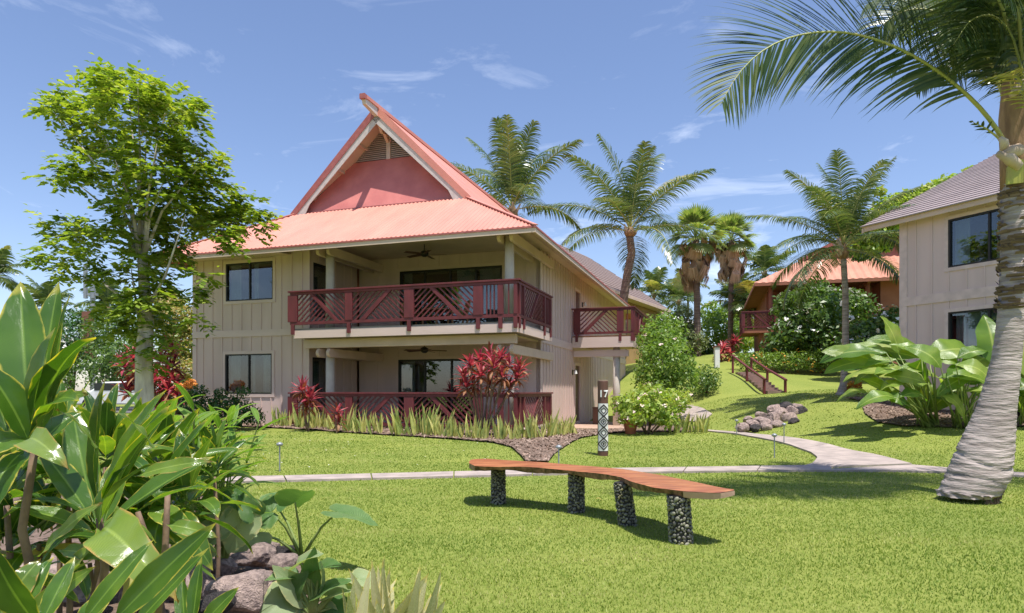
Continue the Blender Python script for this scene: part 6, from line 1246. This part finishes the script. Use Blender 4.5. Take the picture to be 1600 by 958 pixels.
    fr([(1615, 190), (1608, 150), (1590, 118), (1560, 118), (1542, 124)], (7.5, 6.9), 26, .28, 11, grav=.5, vee=.2, wl=.012, r0=.02, mat=PLY)
    fr([(1600, 185), (1585, 100), (1540, 30), (1480, 0), (1430, 20), (1400, 60)], (8.1, 10.2), 64, .9, 13, grav=1.1, vee=.1, mat=PL, **S)
    fr([(1598, 150), (1570, 20), (1520, -90), (1440, -140), (1350, -130)], (7.7, 6.6), 90, 1.0, 41, grav=.5, vee=.1, start=.15, **S)
    fr([(1598, 150), (1560, 0), (1480, -110), (1370, -150), (1270, -120)], (7.8, 7.2), 90, 1.0, 42, grav=.5, vee=.1, start=.15, **S)
    fr([(1600, 150), (1590, -20), (1560, -150), (1500, -220)], (7.7, 6.3), 80, 1.0, 43, grav=.5, vee=.1, start=.15, **S)
    fr([(1572, 235), (1560, 215), (1540, 200), (1518, 190)], (7.7, 7.6), 5, .12, 14, grav=.3, wl=.02, r0=.02, start=.5)
big_palm()

# ---- red ti plants
REDM = leafm('red_ti_leaf', [(.11, .015, .035), (.32, .035, .075), (.58, .09, .14), (.76, .34, .33)], rough=.35, trans=.35, uvleaf=True, tcol=(1.5, .9, .8), veins=8)
REDD = leafm('dull_red_ti_leaf', [(.10, .03, .025), (.25, .06, .04), (.40, .18, .08), (.48, .30, .16)], rough=.45, trans=.3, uvleaf=True, tcol=(1.4, .9, .7), veins=8)
RED = [leafmesh('red_leaf', REDM, 1, .25, b, fold=.3, seed=i, nu=3, nv=7, shape=.7) for i, b in enumerate((.3, .7, 1.2))]; REDX = [leafmesh('dull_leaf', REDD, 1, .25, b, fold=.3, seed=i, nu=3, nv=7, shape=.7) for i, b in enumerate((.6, 1.2, 2.0))]
def redplant(label, base, Y, heads, n, L_, w, seed, dull=.25):
    b = W(*base, Y); t = thing('red_ti_plant', label, 'ti plant', onground(b[0], b[1])); r = random.Random(seed); o = t.location
    for px, py, dy in heads:
        h = Vector(W(px, py, Y + dy)); canes(t, o, [h], r0=.02 if Y < 22 else .03)
        for i in range(n):
            u = i / (n - 1); a = i * 2.399 + r.uniform(-.3, .3); el = rad(-30 + 110 * u + r.uniform(-10, 10)); d = Vector((math.cos(a) * math.cos(el), math.sin(a) * math.cos(el), math.sin(el))); ms = REDX if (u < .28 and r.random() < .5 + dull) or r.random() < dull * .4 else RED; put('leaf', ms[r.randrange(3)], t, h - o + Vector((0, 0, .10 * u - .05)), d, roll=r.uniform(-.4, .4), scv=(L_ * r.uniform(.7, 1.1), w / .25, w / .25))
redplant('bright red ti bush with bare pale canes in front of the ground floor patio rail', (755, 690), 16.8, [(735, 573, -.2), (765, 560, .1), (795, 572, 0), (752, 588, -.3), (785, 590, -.2), (808, 592, .1), (724, 590, .1), (770, 576, -.4), (765, 603, .3), (740, 605, 0), (795, 608, .2), (750, 565, .2), (782, 562, -.1), (812, 578, .3), (728, 606, -.2)], 26, .42, .07, 1, .5)
redplant('pink red ti plant with drooping tan lower leaves at the patio rail left end', (482, 672), 18.8, [(472, 612, 0), (484, 624, -.1), (478, 636, .1)], 26, .50, .085, 2, .5)
redplant('small dull red ti plant among the blades below the patio rail', (528, 672), 18.2, [(527, 645, 0), (530, 660, .1)], 16, .36, .07, 3, .6)
redplant('tall crimson ti bush behind the trunk of the shade tree', (245, 650), 23, [(215, 585, 0), (250, 565, .3), (262, 590, 0), (240, 600, -.3), (205, 600, .4), (262, 612, -.2), (250, 630, 0), (225, 560, .5), (270, 575, .4), (235, 620, .2), (195, 575, .1), (208, 560, .3), (275, 600, 0), (268, 550, .2), (280, 625, -.1), (200, 615, .2)], 22, .68, .12, 4, .1)
redplant('crimson ti bush uphill beside the white garden light post', (1138, 565), 40, [(1130, 545, 0), (1145, 540, .3), (1150, 535, 0), (1125, 555, -.3), (1140, 553, 0)], 22, .62, .13, 5, .1)

# ---- snake plants along the front bed
SNK = leafm('snake_plant_blade', [(.12, .20, .05), (.28, .34, .09), (.50, .49, .15), (.66, .58, .24)], rough=.4, trans=.15, uvleaf=True, edge=(.70, .62, .20), nscale=6)
def snake_mesh(seed, n=9, h=.80):
    r = random.Random(seed); Vs = []
    for i in range(n):
        V, nu, nv = leafgrid(h * r.uniform(.6, 1.12), .085, r.uniform(-.12, .35), fold=.5, nu=3, nv=6, shape=.55, tw=r.uniform(-1, 1), seed=i); a = r.uniform(0, 6.28); el = rad(r.uniform(66, 89)); d = Vector((math.cos(a) * math.cos(el), math.sin(a) * math.cos(el), math.sin(el))); R = basis(d, (math.cos(a + 1.5), math.sin(a + 1.5), .1)); o = Vector((r.uniform(-.16, .16), r.uniform(-.12, .12), -.02)); Vs.append([tuple(R @ Vector(v) + o) for v in V])
    return gridmesh('snake_blades', Vs, 3, 6, SNK)
SNM = [snake_mesh(i, 8 + i % 3) for i in range(6)]
r = random.Random(5)
frontline = [(425, 668), (470, 671), (520, 675), (560, 679), (600, 681), (640, 683), (680, 685), (720, 688), (760, 691), (800, 690), (830, 687), (860, 684), (890, 680)]
pts = resample([G(*p)[:2] for p in frontline], .34)
for k, (x, y) in enumerate(pts):
    for row in range(2):
        if r.random() < (.45 if row else .12): continue
        X, Y_ = x + E2.x * (.25 + .45 * row) + r.uniform(-.1, .1), y + E2.y * (.25 + .45 * row) + r.uniform(-.1, .1); o = link('snake_plant', SNM[r.randrange(6)]); o.location = onground(X, Y_); o.rotation_euler = (0, 0, r.uniform(0, 6.28)); s = r.uniform(.62, 1.15); o.scale = (s, s, s * r.uniform(.8, 1.12)); tag(o, 'upright yellow edged snake plant clump in the bed along the patio rail', 'snake plant', 'snake plants edging the front bed')
for px, py in ((1050, 676), (1062, 678), (1074, 677), (1086, 678), (1098, 677), (1068, 670), (1092, 671)):
    q = G(px, py); o = link('snake_plant', SNM[px % 6]); o.location = q; o.rotation_euler = (0, 0, px); o.scale = (.85, .85, .7); tag(o, 'short snake plant clump between the blossoming bush and the curved path', 'snake plant', 'snake plants by the curved path')

# ---- broad leaved ginger clumps at the grey building
GLM = leafm('broad_ginger_leaf', [(.06, .14, .02), (.13, .245, .035), (.25, .37, .06), (.48, .52, .16)], rough=.3, trans=.42, uvleaf=True, spec=.55, veins=12, tcol=(1.8, 1.9, .5))
GL = [leafmesh('broad_leaf', GLM, 1, .33, b, fold=.12, wave=.05, tw=tw, petiole=.05, shape=.85, seed=i + 70, nv=12) for i, (b, tw) in enumerate(((.4, .2), (.9, -.3), (1.4, .3)))]
def ginger(label, base, Y, leaves, seed, extra=0, span=(1300, 1560)):
    b = G(*base) if base[1] < 900 else None; t = thing('broad_leaf_ginger', label, 'plant', b); o = t.location; r = random.Random(seed); L_ = list(leaves)
    for k in range(extra): x = r.uniform(*span); y = r.uniform(555, 625); dx = r.choice((-1, 1)) * r.uniform(30, 70); L_.append(((x, y), (x + dx * .9, y + r.uniform(-25, 30)), r.uniform(15, 24), r.randrange(3)))
    for a, c, w, k in L_:
        y0 = Y + r.uniform(-.7, .8); A = Vector(W(*a, y0)); C = Vector(W(*c, y0 + r.uniform(-.4, .4))); d = C - A; s0 = Vector((r.uniform(-.25, .25), r.uniform(-.2, .2), 0)); m = MB(); e = A - o; m.tube([s0, s0.lerp(e, .5) + Vector((0, 0, .12)), e], [.022, .018, .010], 6); m.build('stalk', STEM, t, smooth=True)
        bend = (.4, .9, 1.4)[k]; put('leaf', GL[k], t, e, d.normalized() + Vector((0, 0, bend * .30)), up=(0, -.75, 1), roll=r.uniform(-.3, .3), scv=(d.length * 1.12, w / F * Y / .25, w / F * Y / .25))
ginger('broad leaved ginger clump left, its leaves spreading over the shaded bark', (1455, 667), 15.8, [((1385, 552), (1290, 562), 28, 1), ((1400, 562), (1300, 588), 24, 1), ((1440, 560), (1330, 545), 28, 0), ((1450, 552), (1365, 538), 20, 1), ((1405, 555), (1392, 500), 30, 0), ((1410, 575), (1330, 575), 26, 1), ((1420, 592), (1330, 600), 24, 2), ((1445, 555), (1538, 552), 34, 1), ((1440, 560), (1420, 620), 30, 1), ((1450, 590), (1432, 640), 28, 1), ((1425, 575), (1490, 610), 28, 1), ((1460, 560), (1400, 538), 22, 0), ((1400, 580), (1300, 560), 26, 1), ((1415, 600), (1360, 615), 24, 2), ((1450, 600), (1395, 585), 28, 0)], 1, 16, (1340, 1460))
ginger('broad leaved ginger clump in the middle in front of the ground floor window', (1505, 668), 15.5, [((1490, 592), (1545, 588), 26, 0), ((1555, 575), (1548, 495), 38, 0), ((1500, 585), (1560, 560), 26, 1), ((1495, 560), (1545, 545), 20, 1), ((1470, 575), (1440, 540), 26, 1), ((1505, 600), (1470, 640), 26, 1), ((1510, 605), (1545, 630), 28, 1), ((1480, 590), (1520, 575), 22, 0), ((1500, 560), (1450, 545), 24, 1)], 2, 12, (1440, 1550))
ginger('broad leaved ginger clump right of the large leaning palm', (1600, 667), 15.2, [((1595, 600), (1560, 560), 30, 1), ((1600, 590), (1640, 560), 30, 1), ((1600, 600), (1590, 540), 30, 0), ((1605, 610), (1580, 650), 28, 1), ((1610, 600), (1600, 510), 32, 0), ((1600, 620), (1570, 600), 28, 1)], 3, 3, (1580, 1660))

V = []
for k in range(30):
    px, py = (U(380, 780), U(688, 735)); q = Vector(G(px, py)) + Vector((0, 0, .035)); a = U(0, 6.28); c, s_ = math.cos(a) * .02, math.sin(a) * .02; V.append([q + Vector((c, s_, 0)), q + Vector((-s_, c, .01)), q - Vector((c, s_, 0)), q + Vector((s_, -c, .006))])
tag(fastmesh('fallen_petals', np.array([[list(v) for v in k] for k in V]), 4, FLW), 'tiny white fallen petals scattered over the lawn', 'petals', None, 'stuff')
# fallen leaf on the lawn
q = G(931, 784); t = tag(link('fallen_leaf', TIBM[0]), 'small dry orange leaf lying on the lawn below the bench', 'leaf'); t.location = (q[0], q[1], q[2] + .035); t.scale = (.1, .2, .2); t.rotation_euler = (0, -.2, .4)
for o in list(bpy.data.objects):
    if o.parent is None and o.type == 'MESH' and o.data.users > 1 and False: pass
